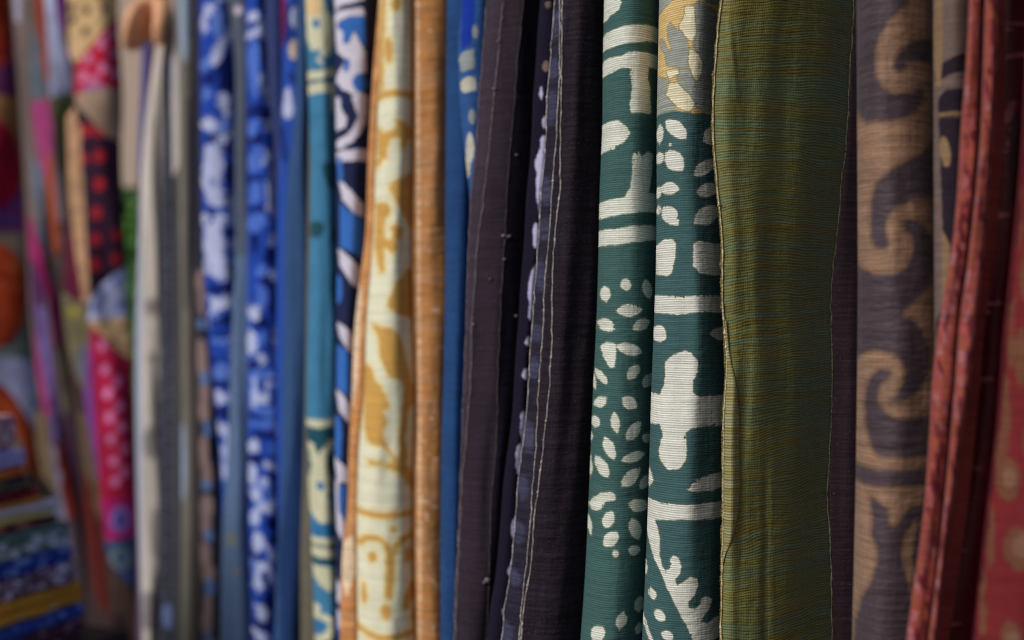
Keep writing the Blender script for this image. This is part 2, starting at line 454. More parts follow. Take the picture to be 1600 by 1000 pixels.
rb = cloth_root('crimson_shawl', fB, 'dark crimson satin shawl with two rough pink red hems and faint pink dashes', 'shawl', GRP)
sheet('satin_panel', fB, mB, rb, [st, [E(1545, 120, 9, 90), E(1590, 260, 14, 80)]], ny=420)
mH = cloth_mat('pink_red_hem', (136, 66, 62), [(136, 70, 52), (146, 96, 104), (88, 26, 38)], rib=0, slub=.45, soft=3, wob=4, pitch=.002, bump=.6, fade=.35, sheen=.15, crinkle=.6)
L1 = [(0, 1516), (100, 1511), (200, 1503), (300, 1497), (400, 1487), (500, 1469), (600, 1457), (700, 1451), (800, 1443), (900, 1430), (1000, 1416)]
L2 = [(0, 1540), (250, 1530), (400, 1514), (500, 1500), (600, 1492), (700, 1483), (850, 1468), (1000, 1450)]
R2 = [(0, 1559), (100, 1558), (200, 1553), (300, 1546), (400, 1538), (500, 1526), (600, 1515), (700, 1501), (800, 1487), (900, 1472), (1000, 1462)]
def hem(L, Rr, sd_, d):
    f = Fold(L, Rr, d=d, bulge=.006, arc=80, ripple=.001, tails=(.02, 0))
    sh0, sh1, sh2 = [], [], []
    rg = np.random.default_rng(sd_)
    for y in np.arange(-20, 1040, 9):
        l, r = f.edges(y); l = float(l); r = float(r); w = r-l
        if rg.random() < .5: sh0.append(E(l+w*rg.uniform(.1, .9), y, rg.uniform(2, 5), rg.uniform(8, 26), rg.uniform(-15, 15)))
        if rg.random() < .34: sh1.append(E(l+w*rg.uniform(.0, .9), y, rg.uniform(1.5, 4), rg.uniform(3, 12), rg.uniform(-25, 25)))
        if rg.random() < .35: sh2.append(E(l+w*rg.uniform(.3, 1), y, rg.uniform(2, 4), rg.uniform(8, 22), rg.uniform(-25, 10)))
    for k in range(3):                                   # small crumples of the turned edge
        f.k.append((rg.uniform(14, 26), rg.uniform(0, 6), 0, .8))
    return f, [sh0, sh1, sh2]
f1, s1 = hem(L1, [(y, x-2) for y, x in L2], 5, .754); f2, s2 = hem([(y, x+1) for y, x in L2], R2, 6, .744)
sheet('hem', f1, mH, rb, s1, nt=14, ny=220); sheet('hem', f2, mH, rb, s2, nt=14, ny=220)

# --- second fold of the brown scroll cloth
fD = Fold([(0, 1458), (1000, 1462)], [(0, 1535), (1000, 1500)], d=.80, bulge=.015, arc=60)
mD = cloth_mat('brown_batik_second', (104, 88, 84), [(38, 30, 40), (128, 104, 78)], pitch=.0013, rib=.12, slub=.3, soft=2, wob=2)
shD = [c5(Pg((360, 215), (470, 175), (470, 235), (360, 260)), Pg((370, 310), (400, 290), (470, 290), (470, 1000), (400, 1010), (385, 700), (375, 420)))+[Pg((1462, 500), (1520, 400), (1520, 1000), (1462, 1000))],
       c5(E(393, 480, 16, 48, -8), Pg((384, 720), (410, 770), (408, 860), (398, 900), (388, 1100), (384, 1100)), C([(380, 368), (470, 372)], 9), E(372, 120, 14, 160, 0))]
o = simple('hanging_cloth', 'grey brown cloth with dark bars, between the scroll print and the crimson shawl', 'cloth', fD, mD, shD, GRP)

# --- brown scroll print
fE = Fold([(0, 1338), (500, 1340), (800, 1336), (1000, 1331)], [(0, 1463), (200, 1466), (400, 1473), (600, 1478), (1000, 1470)], d=.845, bulge=.034, arc=84, ripple=.0012)
mE = cloth_mat('brown_scroll_batik', (138, 108, 88), [(66, 54, 62), (54, 42, 48)], pitch=.0021, rib=.28, slub=.55, soft=3.0, wob=2.2, halo=(96, 74, 60), fade=.34, spec=.3, rough=.6, sheen=.12, crinkle=.8)
sE = c5(Pg((110, -30), (225, -30), (262, 15), (275, 40), (262, 62), (215, 100), (185, 150), (172, 200), (175, 262), (196, 305), (230, 322), (290, 320), (312, 303), (326, 300), (322, 335), (300, 370), (265, 393), (200, 398), (150, 395), (128, 372), (112, 330)),
        Pg((375, 142), (320, 150), (290, 165), (250, 200), (236, 225), (238, 248), (248, 253), (262, 245), (272, 226), (300, 215), (375, 210)),
        Pg((395, 400), (350, 460), (325, 495), (260, 532), (210, 560), (178, 592), (165, 640), (162, 700), (165, 745), (177, 780), (205, 786), (216, 770), (206, 735), (206, 705), (220, 676), (250, 652), (310, 632), (395, 618)),
        Pg((262, 712), (275, 700), (305, 702), (335, 725), (355, 765), (362, 810), (352, 870), (320, 922), (285, 950), (265, 970), (258, 1005), (110, 1005), (110, 820), (135, 845), (175, 864), (240, 864), (275, 845), (295, 805), (298, 765), (288, 738), (265, 728)))
sE += c6(Pg((110, -5), (285, -5), (322, 35), (342, 80), (345, 130), (330, 185), (300, 220), (260, 242), (225, 244), (245, 225), (266, 190), (272, 150), (258, 118), (225, 97), (180, 88), (145, 95), (110, 118)),
         Pg((228, 158), (210, 150), (188, 152), (165, 170), (148, 210), (144, 260), (148, 320), (160, 370), (180, 408), (260, 412), (370, 408), (370, 270), (330, 292), (290, 302), (240, 298), (205, 282), (184, 255), (180, 225), (190, 190), (215, 175)),
         C([(105, 470), (170, 478), (370, 472)], 22),
         Pg((160, 535), (185, 552), (210, 565), (216, 600), (218, 625), (245, 618), (265, 585), (290, 566), (370, 560), (370, 600), (320, 600), (290, 615), (265, 645), (256, 700), (262, 745), (278, 800), (290, 870), (285, 1040), (105, 1040), (115, 930), (135, 850), (165, 790), (182, 740), (184, 690), (165, 650), (170, 600)),
         Pg((300, 640), (325, 610), (370, 620), (370, 760), (305, 780), (292, 720)))
o = simple('hanging_cloth', 'tan silk cloth with large plum brown scrolls and hooks, beside the olive cloth', 'cloth', fE, mE, [sE, []], GRP, nt=30, ny=170)

# --- olive silk with plum backing strip
oL = [(0, 1128), (50, 1122), (100, 1118), (200, 1113), (250, 1115), (300, 1120), (350, 1125), (400, 1128), (450, 1127), (500, 1130), (580, 1134), (640, 1130), (750, 1129), (850, 1128), (930, 1126), (1000, 1126)]
oR = [(0, 1335), (50, 1332), (100, 1329), (200, 1324), (300, 1314), (350, 1310), (400, 1305), (450, 1300), (500, 1300), (600, 1302), (650, 1300), (720, 1297), (780, 1294), (850, 1298), (920, 1300), (1000, 1301)]
fG = Fold(oL, oR, d=.972, bulge=.018, arc=54, slope=.066, ripple=.0020, tails=(0, 0),
          creases=[(.10, 0, -200, 520, .08, .0022, .1), (.13, 0, 86, 132, .014, .0016, .9), (.16, 0, 80, 118, .012, -.0012, .9), (.30, 0, 250, 700, .10, .003, .1), (.075, 0, 560, 860, .05, .0035, -.05), (.40, 0, 720, 1100, .035, -.0022, -.05), (.18, 0, 560, 1000, .05, -.002, -.08), (.62, 0, -100, 420, .12, .002, .1)])
mG = cloth_mat('olive_silk', (120, 114, 54), [], band=1.6, band_k=2.8, band_col=(96, 112, 80), pitch=.0018, rib=.42, slub=.42, rough=.6, spec=.3, sheen=.05, tilt=-.06, wave=.0045, crinkle=.7, fade=.10, bump=.8, lint=.45)
rg_ = cloth_root('silk_shawl', fG, 'wide plain olive green silk shawl with fine mustard and grey ribs', 'shawl', GRP)
sheet('silk_panel', fG, mG, rg_, nt=60, ny=260)
olive_edge = thread_mat('olive_edge', (112, 100, 48))
thread('rolled_edge', fG, [(y, x+.6) for y, x in oL], olive_edge, rg_, rad=.0010, bead=5.5, jit=.3, seed=21, slub=.0, proud=-.0004)
thread('rolled_edge', fG, [(y, x-.6) for y, x in oR], olive_edge, rg_, rad=.0008, bead=5.5, jit=.3, seed=22, slub=.0, proud=-.0004)
white_thread = thread_mat('pale_thread', (196, 190, 182))
ivory_thread = thread_mat('gold_thread', (206, 192, 146))
thread('selvedge_stitching', fG, [(y, x+1.2) for y, x in oL], ivory_thread, rg_, proud=.0009, rad=.00050, bead=3.2, jit=.35, seed=1)
thread('selvedge_stitching', fG, [(y, x-1.2) for y, x in oR], thread_mat('grey_thread', (196, 190, 174)), rg_, proud=.0009, rad=.00042, bead=3.0, jit=.5, seed=2, fuzz=5)
# the selvedge turned over to the front, a paler narrow flap
flapR = [(480, 1133), (560, 1142), (600, 1150), (640, 1154), (700, 1154), (760, 1155), (800, 1151), (830, 1143), (855, 1133), (870, 1129)]
ff = Fold([(480, 1131), (580, 1134), (640, 1131), (750, 1130), (850, 1129), (870, 1128)], flapR, d=.955, bulge=.003, arc=60, ripple=.0004, tails=(0, 0))
def flap(name, f, y0, y1, mat, parent, base, nt=10, ny=90, lift=.0016):
    ys = np.linspace(y0, y1, ny); t = np.linspace(0, 1, nt); T, Y = np.meshgrid(t, ys)
    l, r = f.edges(ys); Pxx = l[:, None]+(r-l)[:, None]*T
    P = base.point(Pxx, Y, 0); P[:, :, 1] -= lift*np.sin(pi*np.clip(T*.85+.02, 0, 1))+.0003
    idx = np.arange(ny*nt).reshape(ny, nt)
    F = np.stack([idx[:-1, :-1], idx[1:, :-1], idx[1:, 1:], idx[:-1, 1:]], -1).reshape(-1, 4)
    uv = np.stack([P[:, :, 0], P[:, :, 2]], -1).reshape(-1, 2)
    return mesh_obj(name, P.reshape(-1, 3), F, mat, parent, uv=uv)
mFl = cloth_mat('olive_silk_reverse', (140, 128, 66), [], band=1.2, band_k=1.6, band_col=(142, 144, 114), pitch=.0019, rib=.45, slub=.4, rough=.55, spec=.3, sheen=.05, wave=.0006, fade=.1, bump=.7)
flap('turned_selvedge', ff, 500, 868, mFl, rg_, fG)

fF = Fold([(0, 1322), (200, 1312), (400, 1292), (500, 1288), (1000, 1288)], [(0, 1352), (1000, 1346)], d=1.035, bulge=.006, arc=50, ripple=.001)
mF = cloth_mat('plum_cotton', (74, 58, 68), [], pitch=.0011, rib=.25, slub=.5, lint=.7, fade=.2)
o = simple('hanging_cloth', 'narrow strip of dark plum cloth between the olive shawl and the tan scroll print', 'cloth', fF, mF, (), GRP)

# --- the two green batik folds
a_, b_ = cr(840, 0, 2), cr(840, 500, 2)
hL = [(0, 1030), (100, 1028), (200, 1026), (300, 1026), (400, 1025), (500, 1022), (600, 1018), (700, 1015), (800, 1012), (900, 1008), (1000, 1003)]
fH = Fold(hL, [(0, 1136), (200, 1128), (400, 1136), (600, 1142), (1000, 1136)], d=.99, bulge=.034, arc=82, ripple=.0008,
          creases=[(.55, 0, 300, 900, .12, .002, .05)])
mHg = cloth_mat('green_batik', (62, 94, 97), [(206, 178, 122), (148, 154, 148), (226, 214, 184), (212, 214, 206)],
                pitch=.00155, rib=.38, slub=.24, soft=.9, wob=2.0, halo=(112, 120, 92), fade=.2, rough=.8, spec=.15, crack=.12, crinkle=.55)
white = a_(E(382, 428, 11, 30), E(433, 422, 44, 22, 42), E(428, 517, 40, 27, 52), E(380, 500, 14, 20), E(412, 600, 30, 19, 8), E(377, 605, 9, 18), E(415, 682, 37, 23, 52), E(378, 660, 9, 14), E(414, 467, 5, 5),
           E(548, 440, 36, 28, -35), E(522, 537, 42, 19, -38), E(532, 605, 38, 20, -20), E(528, 683, 46, 26, -35), E(570, 515, 30, 18, -38),
           Pg((370, 768), (400, 752), (424, 756), (432, 775), (428, 820), (420, 855), (405, 866), (370, 858)),
           Pg((488, 772), (505, 762), (560, 768), (590, 762), (590, 864), (530, 864), (505, 858), (487, 835)),
           C([(365, 950), (440, 957), (500, 952), (595, 950)], [26, 27, 24, 27]))
white += b_(E(380, 42, 24, 29, -10), Pg((538, 42), (552, 26), (590, 20), (590, 66), (560, 60)),
            Pg((462, 92), (484, 104), (502, 124), (500, 155), (486, 182), (484, 222), (505, 233), (540, 230), (595, 230), (595, 322), (520, 322), (478, 328), (462, 340), (466, 375), (464, 420), (446, 446), (410, 456), (384, 430), (378, 395), (392, 350), (382, 318), (345, 322), (345, 224), (382, 228), (394, 200), (400, 170), (398, 128), (424, 106)),
            Pg((466, 514), (480, 494), (510, 476), (550, 468), (595, 462), (595, 508), (540, 520), (500, 518)), E(350, 488, 10, 28),
            C([(335, 580), (380, 584), (450, 578), (595, 580)], [28, 27, 22, 25]),
            Pg((330, 590), (366, 610), (376, 640), (382, 668), (380, 715), (388, 748), (400, 762), (415, 752), (412, 725), (424, 712), (442, 718), (450, 740), (444, 762), (430, 785), (436, 800), (452, 792), (476, 775), (498, 780), (503, 800), (490, 830), (470, 850), (474, 868), (492, 872), (508, 860), (512, 842), (528, 834), (545, 848), (538, 875), (518, 895), (510, 915), (530, 920), (550, 908), (590, 900), (590, 960), (552, 975), (540, 1000), (538, 1050), (515, 1050), (480, 950), (430, 860), (390, 780), (360, 720), (345, 670)),
            E(336, 768, 7, 24), E(358, 838, 12, 18, -15), E(381, 898, 17, 20, -40), E(406, 956, 19, 15, 20), E(436, 998, 15, 11), C([(325, 915), (350, 970), (372, 1010)], 6))
beige = [Pg((1000, -60), (1160, -60), (1160, 184), (1100, 186), (1084, 189), (1060, 184), (1044, 181), (1000, 183))]
t_ = cr(1010, 0, 5)
greys = t_(Pg((80, -40), (300, -40), (290, 30), (210, 60), (150, 95), (80, 140)), Pg((160, 280), (185, 235), (215, 280), (260, 310), (300, 350), (325, 410), (330, 480), (320, 590), (240, 580), (160, 560), (150, 470), (115, 400), (105, 330), (120, 330), (150, 400), (180, 470), (195, 440), (175, 360)),
           Pg((375, 130), (420, 95), (500, 130), (540, 150), (580, 300), (560, 620), (540, 900), (440, 910), (380, 880), (330, 810), (260, 720), (235, 660), (270, 600), (340, 610), (380, 680), (430, 650), (440, 560), (410, 500), (365, 430), (395, 330), (385, 220)),
           Pg((80, 610), (110, 630), (150, 660), (175, 700), (150, 740), (155, 800), (200, 850), (240, 915), (80, 915)), E(520, 60, 60, 30, -20))
gold = t_(Pg((320, -40), (520, -40), (500, 30), (420, 60), (330, 20)), Pg((300, 130), (372, 130), (380, 250), (385, 330), (365, 400), (330, 390), (290, 330), (250, 280), (300, 200)), Pg((340, 450), (400, 490), (440, 560), (430, 640), (400, 700), (370, 690), (330, 560)), Pg((180, 700), (235, 700), (290, 760), (350, 820), (375, 870), (340, 930), (260, 900), (200, 840), (155, 780)), Pg((150, 600), (250, 600), (250, 640), (180, 660)))
tw_ = sheet('hanging_cloth', fH, mHg, None, [beige, greys, gold, leafy(white)], nt=46, ny=340)
tag(tw_, 'green and white batik cloth with a big white cross, its top part gold and silver', 'cloth', GRP)

gL = [(0, 944), (100, 942), (200, 941), (300, 937), (400, 935), (500, 932), (600, 927), (700, 923), (800, 919), (900, 914), (1000, 907)]
fI = Fold(gL, [(y, x+4) for y, x in hL], d=1.03, bulge=.034, arc=82, ripple=.0008)
mI = cloth_mat('green_batik_leaves', (62, 96, 95), [(210, 214, 204)], pitch=.00155, rib=.38, slub=.24, soft=.9, wob=2.0, halo=(120, 132, 102), fade=.2, rough=.8, spec=.15, crack=.12, crinkle=.55)
wI = a_(Pg((200, -10), (245, -10), (250, 20), (262, 38), (255, 58), (232, 66), (215, 75), (200, 70)), E(297, 0, 20, 20), C([(195, 140), (225, 142), (290, 136), (390, 122)], [24, 26, 27, 22]),
        C([(195, 222), (225, 222), (262, 218), (290, 215), (390, 205)], [22, 25, 17, 24, 20]), Pg((288, 200), (350, 195), (346, 255), (352, 300), (355, 372), (292, 374), (288, 350), (296, 300), (290, 255)),
        Pg((190, 396), (250, 394), (275, 412), (291, 436), (270, 460), (240, 480), (190, 486)),
        Pg((298, 498), (318, 490), (325, 505), (345, 486), (360, 492), (356, 560), (346, 612), (390, 612), (390, 668), (320, 672), (270, 680), (200, 688), (175, 684), (175, 640), (225, 634), (272, 628), (290, 600), (296, 560)),
        C([(170, 748), (240, 748), (300, 740), (390, 730)], [24, 24, 24, 22]), E(212, 920, 16, 26, -8), E(275, 893, 17, 20, -10), E(343, 905, 15, 30, -12), E(286, 971, 42, 18, -3))
wI += b_(E(214, 15, 30, 19, 22), E(324, 15, 30, 17, -25), E(176, 12, 6, 22), Pg((196, 80), (215, 66), (242, 72), (246, 100), (240, 142), (228, 146), (210, 122)), E(286, 88, 42, 18, 14), E(199, 172, 12, 29, -40), E(299, 158, 17, 28, 38), E(347, 186, 17, 26, 35), E(175, 186, 7, 28, -12),
         E(197, 250, 24, 15, -35), E(287, 251, 27, 19, 30), E(181, 313, 15, 18), E(243, 311, 14, 32, -8), E(300, 338, 18, 36, 38), E(343, 362, 17, 15, 20), E(167, 362, 5, 16), E(224, 389, 17, 37, -24), E(299, 417, 38, 15, -14), E(202, 448, 19, 36, -32), E(291, 478, 20, 38, 48), E(166, 452, 5, 32), E(338, 495, 26, 16, -40),
         Pg((158, 570), (170, 552), (195, 528), (225, 520), (246, 530), (240, 545), (210, 552), (200, 575), (178, 584), (162, 580)), E(317, 565, 36, 19, 14), E(222, 605, 18, 28, 28), E(305, 635, 18, 36, -18), E(229, 663, 20, 31, 45), E(243, 706, 12, 11), E(302, 700, 20, 16), E(162, 632, 7, 30, -8),
         E(318, 870, 16, 24), E(262, 908, 17, 28, 15), E(189, 950, 20, 28, 38), E(262, 992, 36, 17, 8), E(318, 945, 13, 18))
tw_ = sheet('hanging_cloth', fI, mI, None, [leafy(wI)], nt=44, ny=340)
tag(tw_, 'green and white batik cloth with columns of small white leaves and a white T shape', 'cloth', GRP)

# --- black-brown cloth with two pale stitch lines
jL = [(0, 866), (50, 862), (100, 859), (150, 855), (200, 853), (250, 850), (300, 845), (375, 841), (450, 835), (500, 832), (550, 828), (600, 825), (650, 822), (690, 817), (750, 809), (800, 805), (850, 801), (900, 796), (950, 788), (1000, 783)]
fJ = Fold(jL, [(y, x+10) for y, x in gL], d=1.075, bulge=.022, arc=66, ripple=.0016, tails=(.0, .1), creases=[(.45, 0, -100, 1100, .10, .0025, .0)])
mJ = cloth_mat('black_brown_cotton', (38, 29, 40), [(38, 34, 50), (60, 60, 84)], pitch=.0014, rib=.16, warpk=1.7, slub=.7, soft=5, wob=4, lint=.35, fade=.4, rough=.85, spec=.12, bump=.6, crinkle=.8)
ja = [(0, 875), (60, 875), (125, 874), (200, 870), (250, 867), (300, 862), (350, 860), (400, 855), (450, 851), (500, 849), (550, 846), (600, 842), (660, 839), (700, 837), (750, 833), (790, 830), (830, 827), (870, 823), (920, 817), (1000, 811)]
jb = [(0, 878), (60, 878), (125, 877), (200, 876), (250, 875), (300, 875), (350, 869), (400, 865), (450, 863), (500, 863), (550, 861), (600, 859), (660, 852), (700, 848), (750, 842), (790, 836), (830, 833), (870, 830), (920, 822), (1000, 813)]
strip = [Pg(*([(interp(jL, y)-2, y) for y in range(-60, 1061, 20)]+[(interp(ja, y), y) for y in range(1060, -61, -20)]))]
bl = [E(float(interp(jL, y))+8, y, 9, h) for y, h in [(40, 22), (110, 16), (170, 26), (300, 20), (360, 16), (430, 24), (520, 14), (575, 16), (680, 24), (760, 20), (830, 18), (900, 12), (985, 16)]]
rj = cloth_root('cotton_scarf', fJ, 'black brown cotton scarf with a pair of wandering pale stitch lines', 'scarf', GRP)
sheet('cotton_panel', fJ, mJ, rj, [strip, bl], nt=40, ny=200)
thread('hem_stitching', fJ, ja, white_thread, rj, rad=.00038, bead=3.2, seed=3, fuzz=14)
thread('hem_stitching', fJ, jb, white_thread, rj, rad=.00038, bead=3.2, seed=4, fuzz=16, slub=.06)
thread('edge_stitching', fJ, [(y, x+.8) for y, x in jL], thread_mat('lilac_grey_thread', (190, 182, 184)), rj, rad=.00042, bead=3.4, seed=5, fuzz=8)

# --- navy cloth with lilac motifs peeping out
kL = [(y, x-22) for y, x in jL]
fK = Fold(kL, [(y, x+14) for y, x in jL], d=1.13, bulge=.014, arc=66)
mK = cloth_mat('navy_lilac_print', (22, 17, 36), [(176, 174, 208), (112, 92, 86)], rib=0, slub=.2, soft=1.6, wob=1.5)
g4, h4, i4, j4 = cr(690, 0, 4), cr(690, 250, 4), cr(690, 500, 4), cr(690, 750, 4)
sK = g4(E(622, 600, 10, 40), E(645, 780, 20, 34), E(640, 900, 26, 40), E(620, 980, 22, 24))+h4(E(615, 40, 34, 60), Pg((590, 110), (640, 120), (625, 290), (608, 310), (592, 250)), E(620, 350, 12, 40), E(588, 480, 18, 80), Pg((600, 640), (570, 680), (545, 760), (540, 860), (560, 930), (600, 900)), E(560, 965, 20, 40))
sK += i4(E(555, 135, 34, 34), E(530, 335, 28, 36), Pg((520, 550), (495, 570), (490, 690), (505, 770), (540, 760)), E(485, 830, 22, 60), E(478, 890, 14, 60))+j4(E(450, 290, 16, 60), E(470, 240, 20, 40), E(430, 550, 18, 36), E(385, 800, 8, 30))
sK2 = g4(E(665, 55, 26, 22), E(652, 435, 26, 34))
o = simple('hanging_cloth', 'sliver of navy cloth with lilac white spots behind the stitched black brown scarf', 'cloth', fK, mK, [sK, sK2], GRP)

# --- dark brown cloth with faint stitch lines
lL = [(0, 760), (100, 752), (200, 745), (250, 741), (300, 736), (350, 733), (400, 731), (450, 729), (500, 728), (600, 724), (700, 720), (800, 717), (850, 715), (900, 712), (1000, 708)]
l1 = [(0, 787), (70, 781), (150, 773), (200, 768), (250, 763), (300, 757), (350, 751), (400, 745), (450, 742), (500, 738), (600, 735), (650, 731), (700, 727), (750, 722), (800, 720), (900, 715), (1000, 711)]
l2 = [(0, 819), (100, 809), (175, 803), (250, 796), (350, 790), (450, 784), (500, 781), (600, 778), (700, 775), (750, 770), (900, 764), (1000, 760)]
fL_ = Fold(lL, [(y, x-6) for y, x in jL], d=1.175, bulge=.022, arc=68, ripple=.0012, tails=(0, .1), creases=[(.12, 0, -100, 700, .07, .002, -.1)])
mL = cloth_mat('dark_brown_cotton', (48, 38, 50), [(24, 18, 34), (58, 48, 61)], pitch=.0016, rib=.14, warpk=1.6, slub=.42, soft=2, wob=1, lint=.3, fade=.22, bump=.6)
dk = [Pg(*([(interp(l2, y), y) for y in range(-60, 1061, 40)]+[(900, 1060), (920, -60)]))]
lt = [Pg(*([(interp(lL, y)-2, y) for y in range(-60, 701, 40)]+[(interp(l1, y), y) for y in range(700, -61, -40)]))]
rl = cloth_root('cotton_scarf', fL_, 'dark brown cotton scarf with faint seams, right of the plain blue strip', 'scarf', GRP)
sheet('cotton_panel', fL_, mL, rl, [dk, lt], nt=36, ny=180)
fth = thread_mat('faint_thread', (128, 116, 118)); fth2 = thread_mat('brown_thread', (84, 74, 78))
thread('hem_stitching', fL_, l1, fth, rl, rad=.0005, bead=5, seed=6, slub=.03)
thread('hem_stitching', fL_, l2, fth2, rl, rad=.00038, bead=5, seed=7, slub=.02)
thread('edge_stitching', fL_, [(y, x+.8) for y, x in lL], fth, rl, rad=.00038, bead=5, seed=8, slub=.02)
def lint_tuft(px, py, fold, parent, r, mat):
    c = fold.point(px, py, .001); bm = bmesh.new()
    bmesh.ops.create_icosphere(bm, subdivisions=2, radius=r)
    rr = random.Random(int(px*7+py))
    for v in bm.verts: v.co *= rr.uniform(.6, 1.25); v.co.x *= 1.4
    V = [tuple(np.array(v.co)+c) for v in bm.verts]; F = [[v.index for v in f.verts] for f in bm.faces]; bm.free()
    return mesh_obj('lint_tuft', V, F, mat, parent)
lm = thread_mat('lint', (124, 114, 120))
for (px, py, r) in [(779, 72, .0011), (786, 373/10, .0007), (773, 145, .0014), (795, 372, .0016), (787, 371, .0013), (762, 899, .0020), (757, 902, .0013), (806, 494, .0011), (766, 437, .0010), (740, 507, .0012), (807, 247, .0011), (788, 407, .0010)]:
    lint_tuft(px, py, fL_, rl, r, lm)

# --- blue pieces between the brown scarf and the orange silk
fM2 = Fold([(0, 722), (80, 716), (150, 718), (200, 722), (280, 731), (380, 742), (1000, 742)], [(0, 775), (1000, 752)], d=1.225, bulge=.012, arc=60)
mM2 = cloth_mat('blue_check_print', (46, 84, 142), [(22, 52, 150), (142, 150, 152), (184, 184, 172)], rib=.1, slub=.25, soft=2, wob=1.5)
o = simple('hanging_cloth', 'small corner of blue cloth with grey and cream blocks, above the plain blue strip', 'cloth', fM2, mM2,
           [g4(Pg((130, -40), (215, -40), (200, 200), (180, 290), (120, 330))), g4(Pg((105, 345), (200, 320), (210, 440), (120, 460)), E(190, 740, 22, 50), E(210, 215, 20, 45)), g4(Pg((112, 500), (215, 490), (222, 580), (125, 590)), E(178, 930, 26, 90), E(160, 1050, 20, 60))], GRP)
fM1 = Fold([(0, 698), (300, 696), (500, 695), (700, 690), (1000, 688)], [(0, 748), (300, 742), (1000, 724)], d=1.27, bulge=.02, arc=70)
mM1 = cloth_mat('plain_blue_cotton', (34, 68, 116), [], rib=.1, slub=.25, fade=.35)
o = simple('hanging_cloth', 'plain mid blue strip between the orange silk and the dark brown scarf', 'cloth', fM1, mM1, (), GRP)

# --- cream and yellow batik with an orange silk border each side
k0, k1, k2, k3 = cr(470, 0, 4), cr(470, 250, 4), cr(470, 500, 4), cr(470, 750, 4)
oPL = [(0, 592), (85, 585), (125, 582), (250, 575), (375, 570), (440, 562), (500, 555), (625, 549), (700, 545), (800, 542), (850, 536), (930, 532), (1000, 531)]
oCL = [(0, 596), (150, 594), (250, 590), (375, 586), (500, 576), (625, 571), (700, 564), (750, 562), (1000, 562)]
oCR = [(0, 646), (250, 648), (500, 649), (650, 652), (750, 650), (1000, 654)]
oNR = [(0, 706), (300, 704), (500, 703), (600, 699), (750, 697), (1000, 701)]
fO = Fold([(y, x-3) for y, x in oCL], [(y, x+3) for y, x in oCR], d=1.385, bulge=.036, arc=80, ripple=.001)
ro = cloth_root('batik_scarf', fO, 'cream scarf with mustard yellow batik faces and bands between two orange silk borders', 'scarf', GRP)
mO = cloth_mat('cream_batik', (246, 226, 196), [(200, 156, 84)], pitch=.003, rib=.1, slub=.2, soft=2.8, wob=2, wob2=9, halo=(224, 204, 140), fade=.06)
yl = k0(E(598, 78, 34, 38), C([(510, -10), (512, 150), (500, 320)], 14), E(548, 350, 26, 82, -5), C([(505, 330), (500, 600)], 13), C([(480, 618), (720, 618)], 20), Pg((590, 775), (645, 790), (690, 830), (705, 860), (670, 890), (650, 950), (625, 955), (620, 890), (560, 900), (530, 960), (540, 1010), (480, 1010), (480, 800), (510, 850), (560, 850), (600, 820)))
yl += k1(Pg((740, 90), (690, 90), (640, 130), (590, 150), (552, 190), (565, 230), (590, 280), (640, 350), (680, 430), (740, 440)), Pg((470, 280), (540, 285), (562, 330), (545, 360), (520, 400), (535, 440), (600, 415), (635, 455), (620, 500), (590, 510), (600, 570), (570, 600), (530, 560), (525, 600), (525, 700), (500, 720), (480, 650), (465, 560), (470, 400)), ('-', E(545, 470, 26, 45, -12)), Pg((740, 685), (660, 690), (640, 735), (590, 770), (575, 830), (550, 880), (545, 925), (600, 960), (660, 980), (740, 1010)), Pg((470, 0), (520, 0), (500, 40), (475, 60)))
yl += k2(Pg((450, 25), (500, 45), (560, 50), (612, 100), (645, 190), (672, 300), (700, 400), (740, 400), (740, 500), (690, 520), (660, 600), (660, 650), (645, 720), (665, 800), (660, 880), (700, 950), (740, 1000), (740, 1060), (690, 1040), (640, 960), (600, 925), (500, 892), (420, 885), (420, 860), (530, 868), (590, 860), (540, 800), (500, 765), (430, 762), (400, 700), (390, 260), (440, 290), (455, 360), (500, 400), (540, 470), (550, 525), (510, 560), (540, 620), (510, 680), (520, 730), (560, 800), (610, 860), (618, 800), (612, 700), (625, 600), (640, 500), (645, 410), (620, 370), (545, 335), (500, 230), (482, 110)))
yl += k3(C([(350, 182), (540, 192), (740, 180)], 17), E(582, 275, 22, 22), C([(372, 375), (400, 345), (430, 332), (480, 335), (525, 360), (550, 400), (555, 500), (545, 685)], 18), C([(740, 322), (690, 322), (640, 340), (600, 375), (575, 430), (565, 560), (550, 685)], 18), E(450, 448, 25, 30, 10), E(668, 440, 28, 44), E(676, 690, 26, 92, 18), E(532, 782, 34, 44), E(395, 680, 16, 60), C([(355, 895), (420, 925), (500, 940), (600, 935), (680, 920), (740, 905)], 18), E(708, 820, 14, 50))
sheet('printed_panel', fO, mO, ro, [yl], nt=34, ny=240)
mN = cloth_mat('orange_silk', (190, 140, 98), [(230, 196, 166)], band=1.2, band_col=(172, 118, 68), pitch=.0042, rib=.14, slub=.5, soft=2.5, wob=2, fade=.3, rough=.8, spec=.15, wave=.003, crinkle=.9)
fN = Fold([(y, x-5) for y, x in oCR], oNR, d=1.365, bulge=.012, arc=55, ripple=.0015)
rgn = np.random.default_rng(9)
fl = [E(float(rgn.uniform(655, 700)), float(rgn.uniform(0, 1000)), float(rgn.uniform(1.5, 4)), float(rgn.uniform(1.5, 4))) for _ in range(46)]+[C([(652, 0), (655, 500), (656, 1000)], 1.6)]
sheet('silk_border', fN, mN, ro, [fl], nt=20, ny=120)
mP = cloth_mat('orange_silk_light', (206, 152, 104), [(230, 196, 168)], band=.8, band_col=(184, 124, 74), pitch=.0042, rib=.14, slub=.45, soft=2.5, wob=2, fade=.3, rough=.8, spec=.15, wave=.003, crinkle=.9)
fP = Fold(oPL, [(y, x+6) for y, x in oCL], d=1.42, bulge=.012, arc=62, ripple=.001)
